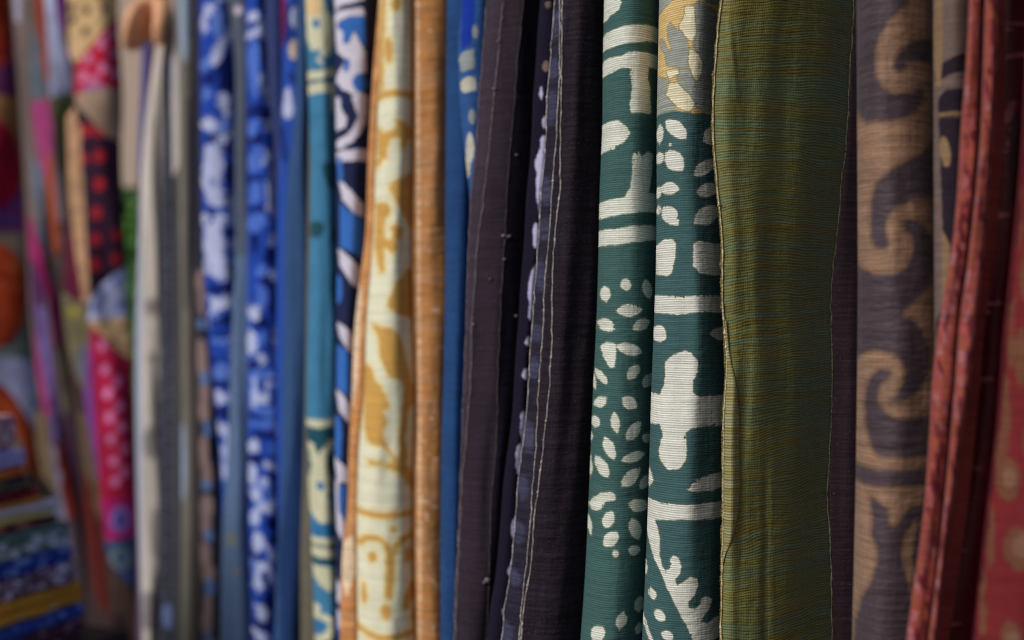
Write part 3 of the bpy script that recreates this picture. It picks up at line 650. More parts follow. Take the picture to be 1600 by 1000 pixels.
sheet('silk_border', fP, mP, ro, [[Pg((530, 850), (552, 830), (556, 890), (542, 930), (535, 910)), Pg((553, 500), (560, 440), (566, 450), (558, 600), (550, 640))]], nt=14, ny=120)

# --- navy, blue and lilac print
oQR = [(y, x+8) for y, x in oPL]
fQ = Fold([(0, 521), (250, 526), (500, 526), (700, 523), (850, 526), (1000, 526)], oQR, d=1.50, bulge=.024, arc=74, ripple=.001)
mQ = cloth_mat('navy_blue_lilac_batik', (30, 38, 74), [(198, 196, 214), (52, 104, 184), (46, 46, 62)], rib=0, slub=.12, soft=1.8, wob=1.8)
wQ = k0(Pg((205, -30), (405, -30), (405, 25), (340, 45), (245, 55), (215, 70)), Pg((210, 90), (390, 78), (405, 135), (300, 130), (235, 150), (225, 185), (270, 210), (265, 300), (300, 290), (335, 215), (370, 295), (405, 350), (410, 475), (345, 500), (400, 545), (385, 600), (320, 605), (260, 575), (215, 510), (240, 450), (285, 400), (225, 330)), Pg((318, 620), (415, 605), (415, 740), (372, 762), (340, 700)), Pg((200, 600), (245, 620), (250, 690), (288, 760), (280, 810), (200, 830)), C([(245, 905), (300, 885), (350, 835), (380, 770)], 28), C([(230, 985), (420, 975)], 30))
wQ += k1(C([(230, 5), (410, 0)], 18), Pg((235, 125), (300, 190), (390, 285), (390, 365), (330, 340), (260, 255)), Pg((235, 555), (300, 610), (385, 690), (370, 810), (320, 780), (245, 660)))
wQ += k2(Pg((228, 10), (300, 60), (350, 130), (335, 215), (290, 180), (240, 100)), Pg((220, 425), (270, 470), (320, 545), (310, 645), (240, 560)), Pg((205, 840), (250, 880), (310, 930), (310, 1010), (230, 990)))
wQ += k3(Pg((205, 0), (240, 0), (235, 80), (240, 180), (275, 230), (300, 300), (280, 385), (225, 300), (210, 150)), Pg((200, 600), (245, 620), (260, 690), (240, 750), (190, 750)), E(230, 850, 20, 60))
bQ = k0(Pg((232, 160), (300, 135), (400, 128), (410, 330), (370, 285), (335, 215), (300, 290), (268, 300), (262, 215), (232, 190)), E(368, 540, 46, 58), E(285, 430, 18, 46, 10), C([(205, 500), (205, 1000)], 12))
bQ += k1(C([(240, 0), (250, 130)], 14), Pg((245, 270), (290, 320), (390, 375), (385, 640), (330, 590), (245, 545)), E(232, 810, 26, 90))
bQ += k2(Pg((225, 150), (290, 190), (330, 250), (320, 490), (225, 420)), Pg((215, 590), (245, 600), (255, 700), (250, 860), (215, 850)))
bQ += k3(Pg((240, 10), (295, 20), (290, 200), (270, 240), (240, 180)), C([(205, 760), (215, 960)], 20))
gQ = k0(Pg((400, -60), (520, -60), (520, 480), (440, 500), (408, 300)))
o = simple('hanging_cloth', 'navy batik cloth with royal blue and lilac slanting bands, left of the orange silk border', 'cloth', fQ, mQ, [wQ, bQ, gQ], GRP, nt=26, ny=200)

# --- teal blue with cream motifs
fR = Fold([(0, 477), (125, 481), (250, 485), (375, 484), (500, 481), (660, 479), (750, 482), (850, 487), (1000, 492)], [(0, 532), (1000, 536)], d=1.62, bulge=.028, arc=78)
mR = cloth_mat('teal_cream_batik', (62, 120, 158), [(32, 76, 92), (196, 196, 168), (48, 110, 160), (214, 186, 140)], rib=0, slub=.14, soft=2, wob=2.5, wob2=9, fade=.3)
tl = k0(E(190, 250, 24, 60), E(190, 520, 60, 14), C([(30, 520), (210, 522)], 14))+k1(Pg((130, 40), (215, 30), (220, 200), (170, 190), (140, 120)), E(90, 440, 60, 50), E(205, 480, 16, 60), E(200, 800, 14, 120))+k2(Pg((30, 655), (220, 655), (215, 1010), (30, 1010)))+k3(Pg((30, 360), (240, 360), (240, 510), (30, 510)), Pg((170, -20), (230, -20), (230, 60), (180, 40)), E(190, 940, 40, 50))
cm = k0(Pg((30, -30), (120, -30), (160, 90), (200, 150), (210, 270), (170, 380), (130, 430), (90, 400), (110, 350), (60, 330), (35, 220)), C([(40, 480), (120, 495), (210, 470)], 26), C([(40, 570), (210, 572)], 30), E(205, 660, 14, 60))
cm += k2(C([(40, 638), (215, 635)], 24), Pg((40, 750), (70, 760), (110, 830), (180, 730), (215, 735), (210, 790), (170, 830), (160, 900), (200, 1000), (40, 1000), (70, 900)))+k3(Pg((40, 0), (170, -20), (200, 60), (190, 150), (215, 230), (210, 290), (170, 240), (130, 265), (90, 230), (50, 170)), C([(50, 358), (220, 358)], 20), C([(50, 430), (220, 440)], 28), Pg((70, 515), (225, 515), (220, 640), (180, 670), (130, 640), (85, 590)), Pg((60, 750), (120, 760), (135, 830), (110, 860), (80, 850)), C([(150, 830), (205, 850), (190, 910), (140, 960), (90, 975)], 24))
bb = k0(E(95, 175, 18, 24), C([(65, 370), (110, 340), (130, 400), (180, 400)], 12))+k3(E(122, 22, 26, 26), E(185, 90, 14, 34), Pg((70, 250), (220, 250), (215, 330), (70, 330)), E(110, 880, 26, 34))
og = k0(E(85, 60, 50, 70))
o = simple('hanging_cloth', 'pale teal blue cloth with cream figures and bands near its top and bottom', 'cloth', fR, mR, [tl, cm, bb, og], GRP, nt=26, ny=200)

# --- khaki sliver, dusty blue, and the slit of royal blue print
fRk = Fold([(0, 486), (500, 478), (740, 474), (850, 470), (1000, 470)], [(0, 500), (1000, 505)], d=1.69, bulge=.01, arc=60)
o = simple('hanging_cloth', 'thin khaki brown sliver of cloth low down between the dusty blue and teal cloths', 'cloth', fRk, cloth_mat('khaki', (100, 96, 84), rib=0, slub=.2), (), GRP, nt=10)
fS = Fold([(0, 466), (190, 459), (300, 448), (400, 444), (500, 444), (600, 442), (750, 440), (850, 434), (1000, 428)], [(0, 486), (250, 492), (750, 490), (1000, 482)], d=1.74, bulge=.02, arc=70, ripple=.003)
mS = cloth_mat('dusty_blue', (50, 78, 120), [(28, 52, 96)], rib=0, slub=.2, fade=.2, soft=8)
o = simple('hanging_cloth', 'plain dusty blue cloth widening downwards, left of the teal blue cloth', 'cloth', fS, mS, [[Pg((467, 620), (480, 700), (470, 1000), (440, 1100), (434, 860)), C([(478, 0), (484, 400)], 5)]], GRP)
q0, q1, q2, q3 = cr(290, 0, 4), cr(290, 250, 4), cr(290, 500, 4), cr(290, 750, 4)
fT = Fold([(0, 440), (130, 441), (250, 436), (1000, 436)], [(0, 480), (1000, 470)], d=1.79, bulge=.02, arc=70)
mT = cloth_mat('royal_blue_slit', (38, 74, 162), [(20, 42, 110), (176, 182, 214), (196, 176, 150), (120, 24, 58)], rib=0, slub=.12, soft=3, wob=2)
o = simple('hanging_cloth', 'slit of royal blue print with white drops and a crimson edge near the top', 'cloth', fT, mT,
           [q0(C([(640, 60), (640, 260)], 30), C([(600, 800), (620, 1000)], 20), C([(650, 480), (720, 560)], 20)), q0(E(685, 130, 30, 70), E(640, 690, 34, 66), E(640, 600, 22, 40)), q0(E(680, 330, 36, 60)), q0(Pg((540, -40), (625, -40), (618, 200), (600, 350), (580, 360), (560, 150)))], GRP)
fT2 = Fold([(0, 414), (125, 420), (250, 430), (400, 438), (1000, 438)], [(0, 446), (250, 446), (400, 452), (1000, 452)], d=1.83, bulge=.01, arc=60)
o = simple('hanging_cloth', 'narrow slate blue edge between the two royal blue prints', 'cloth', fT2, cloth_mat('slate_blue', (52, 62, 108), rib=0, slub=.15), (), GRP, nt=10)

# --- royal blue batiks
fU = Fold([(0, 383), (250, 387), (500, 386), (750, 388), (1000, 393)], [(0, 424), (150, 430), (250, 436), (400, 446), (650, 450), (800, 446), (900, 440), (1000, 436)], d=1.89, bulge=.032, arc=78)
mU = cloth_mat('royal_blue_batik', (30, 66, 160), [(10, 24, 92), (74, 108, 194), (172, 182, 216)], rib=0, slub=.14, soft=2.4, wob=6, wob2=26, fade=.2)
du = q0(E(415, 180, 40, 14), E(480, 340, 30, 80), E(430, 710, 50, 40), E(500, 760, 40, 50), E(440, 880, 60, 40), E(500, 40, 44, 60))+q1(C([(390, 130), (500, 130)], 14), C([(390, 310), (500, 310)], 16), E(430, 540, 24, 80), E(530, 610, 40, 60), E(500, 760, 40, 60), E(560, 880, 46, 130), E(450, 950, 20, 60))
du += q2(E(540, 140, 26, 130), E(430, 290, 50, 30), E(580, 480, 40, 60), C([(400, 600), (600, 600)], 16), C([(440, 705), (560, 705)], 24), E(440, 860, 50, 40), E(590, 960, 60, 50), E(480, 20, 60, 40))+q3(E(540, 60, 40, 60), E(550, 250, 45, 46), E(550, 370, 34, 36), C([(415, 430), (500, 490)], 18), E(510, 590, 36, 60), E(520, 760, 50, 80), E(480, 870, 60, 40), E(400, 120, 20, 40))
mu_ = q0(E(430, 400, 44, 130), E(440, 550, 30, 90), E(420, 820, 40, 50), E(460, 970, 50, 40), E(640, 850, 30, 80))+q1(E(440, 220, 44, 66), E(440, 400, 70, 50), E(470, 700, 36, 40), E(480, 850, 40, 70), E(440, 30, 60, 60), E(560, 400, 30, 60))
mu_ += q2(E(470, 340, 70, 36), E(430, 440, 30, 110), E(500, 560, 60, 30), E(580, 230, 36, 70), E(500, 640, 90, 26), E(560, 790, 50, 50), E(480, 110, 30, 50))+q3(E(480, 20, 60, 50), C([(420, 250), (470, 140), (570, 110)], 36), E(540, 440, 40, 60), C([(430, 520), (520, 520), (560, 620)], 26))
wu = q0(E(415, 130, 36, 36), Pg((365, 215), (470, 190), (480, 130), (510, 160), (525, 270), (490, 280), (470, 240), (380, 260)), C([(490, 480), (480, 540), (520, 640)], [12, 20, 26]), E(530, 450, 12, 20), E(525, 600, 18, 60), E(525, 810, 30, 46), E(520, 980, 24, 30))+q1(E(545, 100, 22, 40), Pg((505, 150), (570, 150), (580, 300), (575, 380), (530, 370), (505, 300)), E(555, 505, 36, 44), E(560, 715, 34, 34), E(510, 25, 30, 20), E(430, 960, 34, 50), E(600, 600, 10, 40))
wu += q2(E(410, 140, 30, 80), E(585, 100, 34, 60), E(590, 380, 34, 44), E(510, 400, 20, 46), E(485, 485, 30, 36), E(590, 660, 28, 50), E(425, 780, 34, 34), E(480, 240, 20, 40), E(420, 950, 36, 70), C([(490, 880), (600, 930)], 14), E(490, 990, 24, 30), C([(430, 360), (420, 540)], 10))
wu += q3(E(440, 90, 34, 40), C([(420, 250), (450, 190), (510, 140), (570, 120)], [22, 26, 22, 16]), E(450, 370, 34, 60), C([(470, 360), (520, 420), (550, 470)], 18), C([(425, 505), (480, 510), (540, 550), (550, 640)], [14, 22, 20, 12]), E(450, 620, 28, 66), E(470, 810, 34, 60, -20), E(520, 170, 40, 26, -30), Pg((410, 900), (470, 920), (520, 960), (510, 1010), (440, 970)))
o = simple('hanging_cloth', 'royal blue batik cloth with ragged white shapes, just left of the plain dusty blue', 'cloth', fU, mU, [du, mu_, wu], GRP, nt=26, ny=200)

fV = Fold([(0, 356), (60, 364), (250, 367), (400, 368), (480, 364), (600, 359), (700, 357), (800, 349), (1000, 344)], [(0, 396), (1000, 402)], d=1.96, bulge=.018, arc=70, ripple=.003)
mV = cloth_mat('grey_blue', (84, 106, 138), [(78, 86, 102), (196, 190, 206), (110, 110, 100)], rib=0, slub=.14, soft=4, wob=3, fade=.16)
o = simple('hanging_cloth', 'plain faded grey blue strip between the two royal blue and white batiks', 'cloth', fV, mV, [q0(Pg((200, -60), (420, -60), (400, 1100), (300, 1100)))+[Pg((366, 250), (386, 250), (384, 400), (370, 400))], q0(E(330, 80, 26, 28)), q3(E(290, 360, 34, 40), E(310, 560, 30, 20))], GRP)

fW = Fold([(0, 312), (200, 314), (400, 318), (500, 324), (600, 333), (700, 343), (760, 346), (1000, 346)], [(0, 372), (400, 380), (1000, 362)], d=2.05, bulge=.03, arc=76)
mW = cloth_mat('royal_blue_batik_two', (28, 64, 158), [(10, 24, 90), (86, 114, 190), (172, 180, 214)], rib=0, slub=.14, soft=2.4, wob=7, wob2=30, fade=.2)
dw = q0(Pg((180, 420), (260, 340), (310, 300), (320, 600), (220, 600)), E(150, 500, 50, 40), E(250, 860, 40, 60), E(260, 640, 20, 80), E(160, 880, 50, 24), E(250, 960, 50, 20), E(280, 110, 26, 60))+q1(E(280, 110, 44, 80), E(180, 350, 50, 36), E(270, 260, 30, 50), E(270, 440, 24, 60), E(280, 700, 30, 60), E(230, 810, 80, 30), E(270, 990, 60, 30))
dw += q2(E(220, 90, 70, 16), E(180, 250, 40, 20), E(230, 400, 60, 30), E(230, 570, 34, 44), E(180, 640, 20, 40), E(220, 10, 70, 16))
lw = q0(E(210, 180, 50, 90), E(130, 420, 36, 40), E(230, 800, 50, 40), E(130, 600, 30, 40))+q1(E(210, 330, 30, 30), E(290, 400, 30, 40), E(180, 960, 40, 40), E(250, 620, 20, 80))+q2(E(220, 130, 60, 20), E(220, 320, 50, 50), E(250, 860, 30, 120))
ww = q0(Pg((110, 80), (190, 10), (260, -30), (240, 20), (200, 60), (140, 110), (150, 180), (115, 230), (100, 150)), Pg((160, 340), (200, 300), (250, 250), (290, 200), (300, 260), (260, 300), (240, 350), (210, 410), (170, 430)), E(240, 650, 36, 44), E(150, 790, 50, 44), E(260, 730, 20, 30), E(240, 880, 22, 20), E(310, 865, 34, 22), E(170, 960, 54, 60, -30))
ww += q1(Pg((110, 0), (230, 0), (220, 160), (240, 290), (200, 320), (140, 270), (105, 180)), ('-', E(155, 150, 18, 30)), E(300, 290, 34, 56), E(110, 370, 30, 40), Pg((180, 370), (250, 350), (235, 440), (240, 600), (270, 720), (210, 780), (140, 700), (110, 560), (120, 450)), E(320, 540, 34, 50), E(110, 680, 36, 44), E(320, 660, 20, 50), Pg((140, 860), (320, 860), (325, 920), (250, 930), (170, 960)), E(320, 400, 30, 24), E(100, 985, 40, 30))
ww += q2(E(95, 30, 40, 50), E(215, 480, 40, 44), Pg((195, 630), (250, 640), (280, 720), (240, 740), (210, 700)), E(270, 460, 20, 40), E(245, 860, 16, 120), E(300, 120, 10, 60))
o = simple('hanging_cloth', 'royal blue batik cloth with long white leaf shapes, left of the grey blue strip', 'cloth', fW, mW, [dw, lw, ww], GRP, nt=26, ny=200)

# --- greys, browns and the cream cloth
fX = Fold([(0, 302), (430, 304), (600, 309), (800, 313), (1000, 314)], [(0, 330), (400, 332), (1000, 356)], d=2.12, bulge=.016, arc=70)
mX = cloth_mat('brown_floral', (40, 40, 52), [(128, 108, 106), (84, 112, 160)], rib=0, slub=.14, soft=3, wob=3)
xb = []; xl = []
for i, y in enumerate([545, 610, 640, 705, 740, 790, 815, 865, 895, 945, 970, 1010, 470, 440, 560, 590]): xb.append(E(float(interp([(430, 315), (1000, 327)], y))+(i*5 % 7)-3, y, 7+(i % 3)*1.5, 16+(i*7 % 11)))
for i, y in enumerate([510, 590, 672, 755, 838, 912, 990]): xl.append(E(float(interp([(430, 313), (700, 324), (1000, 327)], y))-2+(i % 3)*2, y+(i*5 % 9)-4, 6+(i % 2)*2, 8+(i % 3)*3))
o = simple('hanging_cloth', 'dark narrow cloth with brown and light blue flowers in a single column', 'cloth', fX, mX, [xb, xl], GRP, nt=18, ny=140)
fY3 = Fold([(0, 298), (300, 302), (600, 298), (1000, 300)], [(0, 318), (1000, 322)], d=2.15, bulge=.014, arc=74)
o = simple('hanging_cloth', 'thin black brown strip left of the blue leaf batik', 'cloth', fY3, cloth_mat('black_brown', (62, 56, 56), rib=0, slub=.2), (), GRP, nt=12)
fY2 = Fold([(0, 279), (300, 280), (500, 283), (1000, 283)], [(0, 306), (300, 306), (1000, 310)], d=2.19, bulge=.02, arc=76)
mY2 = cloth_mat('grey_khaki', (112, 108, 100), [(140, 156, 178), (70, 70, 76), (64, 96, 130)], rib=0, slub=.14, soft=4, wob=3, fade=.16)
o = simple('hanging_cloth', 'grey khaki cloth with a pale blue grey top, second left of the blue leaf batik', 'cloth', fY2, mY2, [[E(288, 30, 9, 70), E(285, 720, 6, 60)], [C([(294, 160), (292, 480)], 4), C([(300, 100), (304, 1000)], 4)], [C([(297, -20), (297, 60)], 4)]], GRP, nt=16)
fY1 = Fold([(0, 262), (150, 268), (400, 270), (1000, 270)], [(0, 286), (1000, 292)], d=2.23, bulge=.016, arc=74)
mY1 = cloth_mat('pale_grey_stripe', (180, 174, 172), [(70, 70, 76), (104, 124, 160)], rib=0, slub=.1, soft=4, wob=2)
o = simple('hanging_cloth', 'pale grey strip with a bluish edge, darker low down, right of the charcoal cloth', 'cloth', fY1, mY1, [[Pg((255, 300), (300, 230), (300, 1100), (255, 1100))], [C([(264, -20), (267, 140)], 2.5)]], GRP, nt=14)
fZ = Fold([(0, 256), (120, 256), (300, 252), (500, 250), (1000, 246)], [(0, 272), (100, 276), (300, 278), (600, 286), (1000, 288)], d=2.27, bulge=.022, arc=76)
mZ = cloth_mat('charcoal_check', (48, 50, 62), [(92, 94, 110), (104, 124, 170), (130, 136, 152)], rib=0, slub=.16, soft=2.2, wob=2)
zc = [C([(252+(i % 2)*4, y), (284, y-14)], 2.6) for i, y in enumerate(range(180, 1040, 17))]
o = simple('hanging_cloth', 'charcoal grey cloth with faint woven zigzags beside the cream cloth', 'cloth', fZ, mZ, [zc, [E(262, 958, 8, 20), E(284, 600, 5, 60)], [C([(262, -20), (262, 40)], 3)]], GRP, nt=16, ny=160)
fAA = Fold([(0, 252), (70, 244), (150, 232), (250, 222), (350, 218), (500, 212), (750, 214), (1000, 222)], [(0, 268), (100, 262), (250, 260), (500, 260), (850, 258), (1000, 244)], d=2.33, bulge=.026, arc=78, ripple=.004)
mAA = cloth_mat('cream_cotton', (190, 182, 174), [(128, 122, 120), (150, 158, 180), (210, 166, 140)], rib=0, slub=.1, soft=6, wob=4, fade=.16)
o = simple('hanging_cloth', 'plain cream cotton cloth right of the patchwork hangings', 'cloth', fAA, mAA, [[E(238, 480, 12, 14), E(240, 560, 9, 8), E(235, 690, 12, 26), E(244, 830, 8, 40), E(232, 950, 22, 30)], [Pg((205, 330), (222, 300), (222, 1100), (205, 1100)), C([(262, 20), (256, 120)], 3)], [E(256, 60, 6, 26)]], GRP, nt=20)
fBB2 = Fold([(0, 232), (150, 228), (250, 222), (400, 216), (1000, 214)], [(0, 258), (150, 246), (250, 238), (1000, 230)], d=2.40, bulge=.012, arc=70)
o = simple('hanging_cloth', 'thin dark maroon edge of cloth under the hand', 'cloth', fBB2, cloth_mat('maroon_edge', (84, 62, 84), rib=0, slub=.1), (), GRP, nt=10)
fBB = Fold([(0, 222), (80, 222), (200, 218), (280, 215), (420, 217), (1000, 216)], [(0, 244), (200, 232), (1000, 228)], d=2.45, bulge=.012, arc=70)
o = simple('hanging_cloth', 'thin deep blue edge of cloth hanging under the hand', 'cloth', fBB, cloth_mat('deep_blue_edge', (40, 58, 132), [(84, 74, 92)], rib=0, slub=.1, soft=10), [[Pg((200, 300), (240, 260), (240, 1100), (200, 1100))]], GRP, nt=10)

# ================================================================== PATCHWORK HANGINGS at the far left
def patch(fold, parent, pts, mat, level, prints=(), step=7.0):
    """one sewn-on piece of cloth: its own outline, following the fold, lying proud of the pieces under it"""
    pts = [Vector(p) for p in pts]
    V = []
    for a, b in zip(pts, pts[1:]+pts[:1]):
        n = max(1, int((b-a).length/step))
        V += [a+(b-a)*i/n for i in range(n)]
    nb = len(V); xs = [p[0] for p in V]; ys = [p[1] for p in V]
    gx = np.arange(min(xs), max(xs), step); gy = np.arange(min(ys), max(ys), step)
    GX, GY = np.meshgrid(gx, gy)
    d = sdf_one(Pg(*[tuple(p) for p in V]), GX.ravel(), GY.ravel())
    V += [Vector((x, y)) for x, y, q in zip(GX.ravel(), GY.ravel(), d) if q > step*.45]
    v2, _, f2, *_r = delaunay_2d_cdt([Vector((p[0], p[1])) for p in V], [(i, (i+1) % nb) for i in range(nb)], [], 1, 1e-4)
    x = np.array([p[0] for p in v2]); y = np.array([p[1] for p in v2])
    ed = sdf_one(Pg(*[tuple(p) for p in pts]), x, y)
    P = fold.point(x, y, .0012+level*.0007)
    P[:, 1] += np.where(ed < 1, .0010, 0)                      # the seam pulls the rim down
    F = []
    for f in f2:
        a, b, c = [v2[i] for i in f[:3]]
        area = (b[0]-a[0])*(c[1]-a[1])-(b[1]-a[1])*(c[0]-a[0])
        F.append(list(f) if area > 0 else list(f)[::-1])
    uv = np.stack([P[:, 0], P[:, 2]], -1)
    at = {'print_%d' % i: sdf(s, x, y) for i, s in enumerate(prints)}
    return mesh_obj('fabric_patch', P, F, mat, parent, uv=uv, attrs=at)
PM = {}
def pm(c, layers=(), soft=2.5):
    k = (c, tuple(layers))
    if k not in PM: PM[k] = cloth_mat('patch_cloth', c, layers, rib=0, slub=.3, soft=soft, wob=2, fade=.55, bump=.3)
    return PM[k]
p3L = [(0, 104), (150, 114), (300, 103), (450, 95), (600, 108), (750, 126), (1000, 140)]
fP3 = Fold(p3L, [(0, 182), (130, 187), (250, 189), (350, 194), (420, 197), (500, 201), (600, 208), (700, 211), (850, 216), (930, 222), (1000, 238)], d=2.72, bulge=.03, arc=45, slope=-.02, ripple=.006, tails=(.1, 0))
r3 = cloth_root('patchwork_hanging', fP3, 'patchwork hanging with black cloth of red stars above a crimson piece with pink dots', 'hanging', 'patchwork hangings')
sheet('backing_cloth', fP3, cloth_mat('patch_ground_brown', (56, 42, 42), [(64, 34, 34)], rib=0, slub=.3, soft=10), r3, [[E(150, 860, 20, 90, -10)]])
dots = lambda pts, rx, ry: [E(x, y, rx, ry) for x, y in pts]
Lp = lambda fold, P_, *a, **k: patch(fold, P_, *a, **k)
Lp(fP3, r3, [(104, -30), (183, -30), (183, 30), (150, 70), (120, 105), (108, 80)], pm((196, 166, 122), [(48, 40, 44), (190, 160, 130)]), 1, [dots([(136, 20), (163, 17), (134, 52), (114, 32), (112, 12), (150, -8)], 6, 8), dots([(112, 90), (118, 70)], 8, 12)])
Lp(fP3, r3, [(183, 26), (187, 140), (116, 148), (118, 104), (150, 66)], pm((176, 26, 58), [(196, 120, 160), (150, 110, 160)]), 2, [dots([(138, 96), (157, 74), (160, 112), (130, 122), (176, 88), (172, 58), (146, 132), (180, 118)], 7, 9), [E(145, 142, 26, 5)]])
Lp(fP3, r3, [(116, 148), (187, 140), (189, 225), (165, 222), (150, 200), (120, 165)], pm((150, 128, 110)), 1)
Lp(fP3, r3, [(114, 160), (132, 178), (150, 200), (165, 215), (189, 224), (190, 300), (194, 360), (197, 418), (165, 440), (140, 472), (136, 420), (128, 340), (124, 260), (118, 200)], pm((46, 26, 46), [(160, 36, 46)]), 2,
   [dots([(155, 247), (155, 290), (151, 335), (150, 376), (149, 414), (134, 206), (156, 208), (184, 368), (183, 406), (128, 250)], 9, 11)])
Lp(fP3, r3, [(104, 178), (116, 166), (126, 200), (130, 280), (134, 380), (140, 470), (130, 474), (118, 400), (107, 300)], pm((170, 134, 104), [(120, 90, 80)]), 3, [dots([(118, 200), (114, 240), (120, 290), (118, 330), (126, 380), (126, 420), (130, 450)], 4, 6)])
Lp(fP3, r3, [(106, 340), (116, 390), (130, 476), (110, 468), (98, 452)], pm((86, 26, 50)), 1)
Lp(fP3, r3, [(96, 455), (132, 474), (140, 500), (142, 560), (136, 620), (124, 600), (110, 560), (100, 500)], pm((104, 98, 74), [(150, 140, 60), (90, 96, 108)]), 1, [[E(115, 488, 10, 8)], [E(128, 565, 9, 30)]])
Lp(fP3, r3, [(197, 416), (199, 495), (138, 502), (140, 470), (160, 444)], pm((170, 178, 216), [(84, 104, 172)]), 3, [dots([(180, 440), (160, 462), (186, 478), (150, 480)], 6, 9)])
Lp(fP3, r3, [(138, 500), (199, 492), (203, 560), (178, 545), (150, 520)], pm((196, 164, 124), [(50, 46, 52)]), 2, [dots([(161, 507), (192, 513), (176, 534), (190, 545)], 5, 6)])
Lp(fP3, r3, [(140, 508), (158, 522), (180, 546), (203, 562), (207, 640), (212, 700), (214, 832), (164, 838), (158, 780), (152, 700), (146, 620)], pm((160, 28, 64), [(200, 120, 172), (136, 20, 60)]), 3,
   [dots([(164, 576), (160, 540), (168, 613), (171, 650), (173, 684), (178, 718), (180, 749), (184, 594), (187, 633), (190, 665), (195, 698), (196, 734)], 6.5, 8.5), [C([(210, 590), (214, 830)], 8)]])
Lp(fP3, r3, [(156, 775), (214, 775), (214, 836), (166, 842)], pm((150, 22, 92), [(120, 96, 170), (70, 60, 130), (170, 160, 200)]), 4, [[E(188, 808, 17, 21)], [E(188, 808, 9, 10)], [E(188, 808, 3, 3)]])
Lp(fP3, r3, [(138, 520), (146, 560), (150, 620), (156, 700), (160, 762), (150, 740), (140, 690), (132, 620), (132, 560)], pm((116, 62, 138)), 2)
Lp(fP3, r3, [(162, 840), (216, 834), (218, 915), (204, 912), (184, 892), (170, 870)], pm((44, 62, 104), [(88, 104, 112)]), 3, [[E(188, 868, 19, 18), ('-', E(188, 868, 9, 9))]])
Lp(fP3, r3, [(120, 640), (134, 650), (146, 690), (152, 740), (158, 800), (150, 830), (138, 760), (126, 700)], pm((86, 70, 56)), 2)
Lp(fP3, r3, [(130, 730), (142, 760), (152, 810), (158, 870), (170, 960), (150, 930), (140, 860), (130, 800)], pm((78, 24, 20)), 3)
Lp(fP3, r3, [(168, 880), (190, 900), (215, 925), (232, 985), (238, 1040), (180, 1040), (172, 960)], pm((66, 50, 46), [(48, 36, 36)]), 2, [[E(190, 990, 12, 40, -20)]])

p2L = [(0, 18), (150, 30), (300, 40), (500, 48), (700, 72), (850, 96), (1000, 118)]
fP2 = Fold(p2L, [(y, x+10) for y, x in p3L], d=2.98, bulge=.03, arc=50, ripple=.006, tails=(.1, .0))
r2 = cloth_root('patchwork_hanging', fP2, 'patchwork hanging of narrow slanting slate, magenta, orange and purple pieces', 'hanging', 'patchwork hangings')
sheet('backing_cloth', fP2, cloth_mat('patch_ground_taupe', (104, 92, 90), [(58, 48, 56)], rib=0, slub=.3, soft=14), r2, [[E(104, 860, 40, 240, -10)]])
for (c, lv, pts) in [
    ((148, 146, 168), 1, [(18, -30), (33, -30), (31, 40), (24, 32)]), ((168, 70, 44), 2, [(50, -30), (68, -30), (72, 60), (79, 132), (70, 130), (62, 80)]),
    ((88, 102, 116), 1, [(50, 50), (64, 62), (73, 150), (48, 158), (47, 100)]), ((178, 184, 220), 3, [(68, -30), (80, -30), (94, 60), (112, 118), (113, 146), (78, 158), (75, 100)]),
    ((112, 42, 128), 2, [(78, -30), (106, -30), (102, 45), (99, 62), (88, 38)]), ((96, 66, 140), 4, [(97, 58), (114, 98), (117, 124), (106, 104)]),
    ((98, 104, 68), 2, [(78, 158), (113, 146), (114, 220), (106, 310), (96, 260), (86, 205)]), ((152, 62, 114), 2, [(48, 162), (76, 158), (83, 205), (80, 262), (71, 292), (60, 250), (52, 200)]),
    ((160, 76, 50), 3, [(68, 232), (82, 250), (88, 330), (93, 392), (84, 402), (75, 330)]), ((92, 108, 130), 1, [(50, 250), (66, 262), (68, 340), (76, 404), (60, 410), (54, 320)]),
    ((142, 128, 142), 2, [(84, 240), (97, 300), (102, 380), (97, 444), (90, 400), (87, 330)]), ((140, 34, 90), 4, [(44, 326), (58, 370), (75, 428), (92, 468), (97, 500), (97, 545), (84, 545), (76, 480), (66, 440), (45, 400)]),
    ((72, 36, 80), 3, [(45, 392), (60, 410), (67, 450), (73, 500), (83, 560), (92, 620), (98, 705), (86, 695), (74, 612), (56, 540), (50, 480)]),
    ((96, 80, 134), 5, [(56, 472), (72, 482), (80, 560), (86, 620), (92, 690), (81, 690), (70, 600), (60, 560)]), ((146, 34, 88), 6, [(53, 500), (62, 560), (73, 622), (78, 655), (68, 642), (56, 575)]),
    ((108, 106, 72), 3, [(92, 545), (100, 500), (112, 560), (110, 640), (100, 640)]), ((158, 42, 74), 6, [(103, 556), (115, 570), (124, 640), (119, 664), (108, 624)]),
    ((96, 30, 24), 5, [(87, 680), (102, 692), (114, 750), (120, 806), (106, 812), (92, 752)]), ((100, 100, 122), 4, [(78, 690), (91, 702), (104, 806), (114, 870), (96, 836)]),
    ((70, 44, 70), 4, [(98, 640), (112, 650), (120, 720), (124, 790), (114, 750), (104, 700)]), ((96, 80, 62), 3, [(54, 640), (72, 650), (82, 720), (88, 770), (66, 750), (56, 700)])]:
    patch(fP2, r2, pts, pm(c), lv)

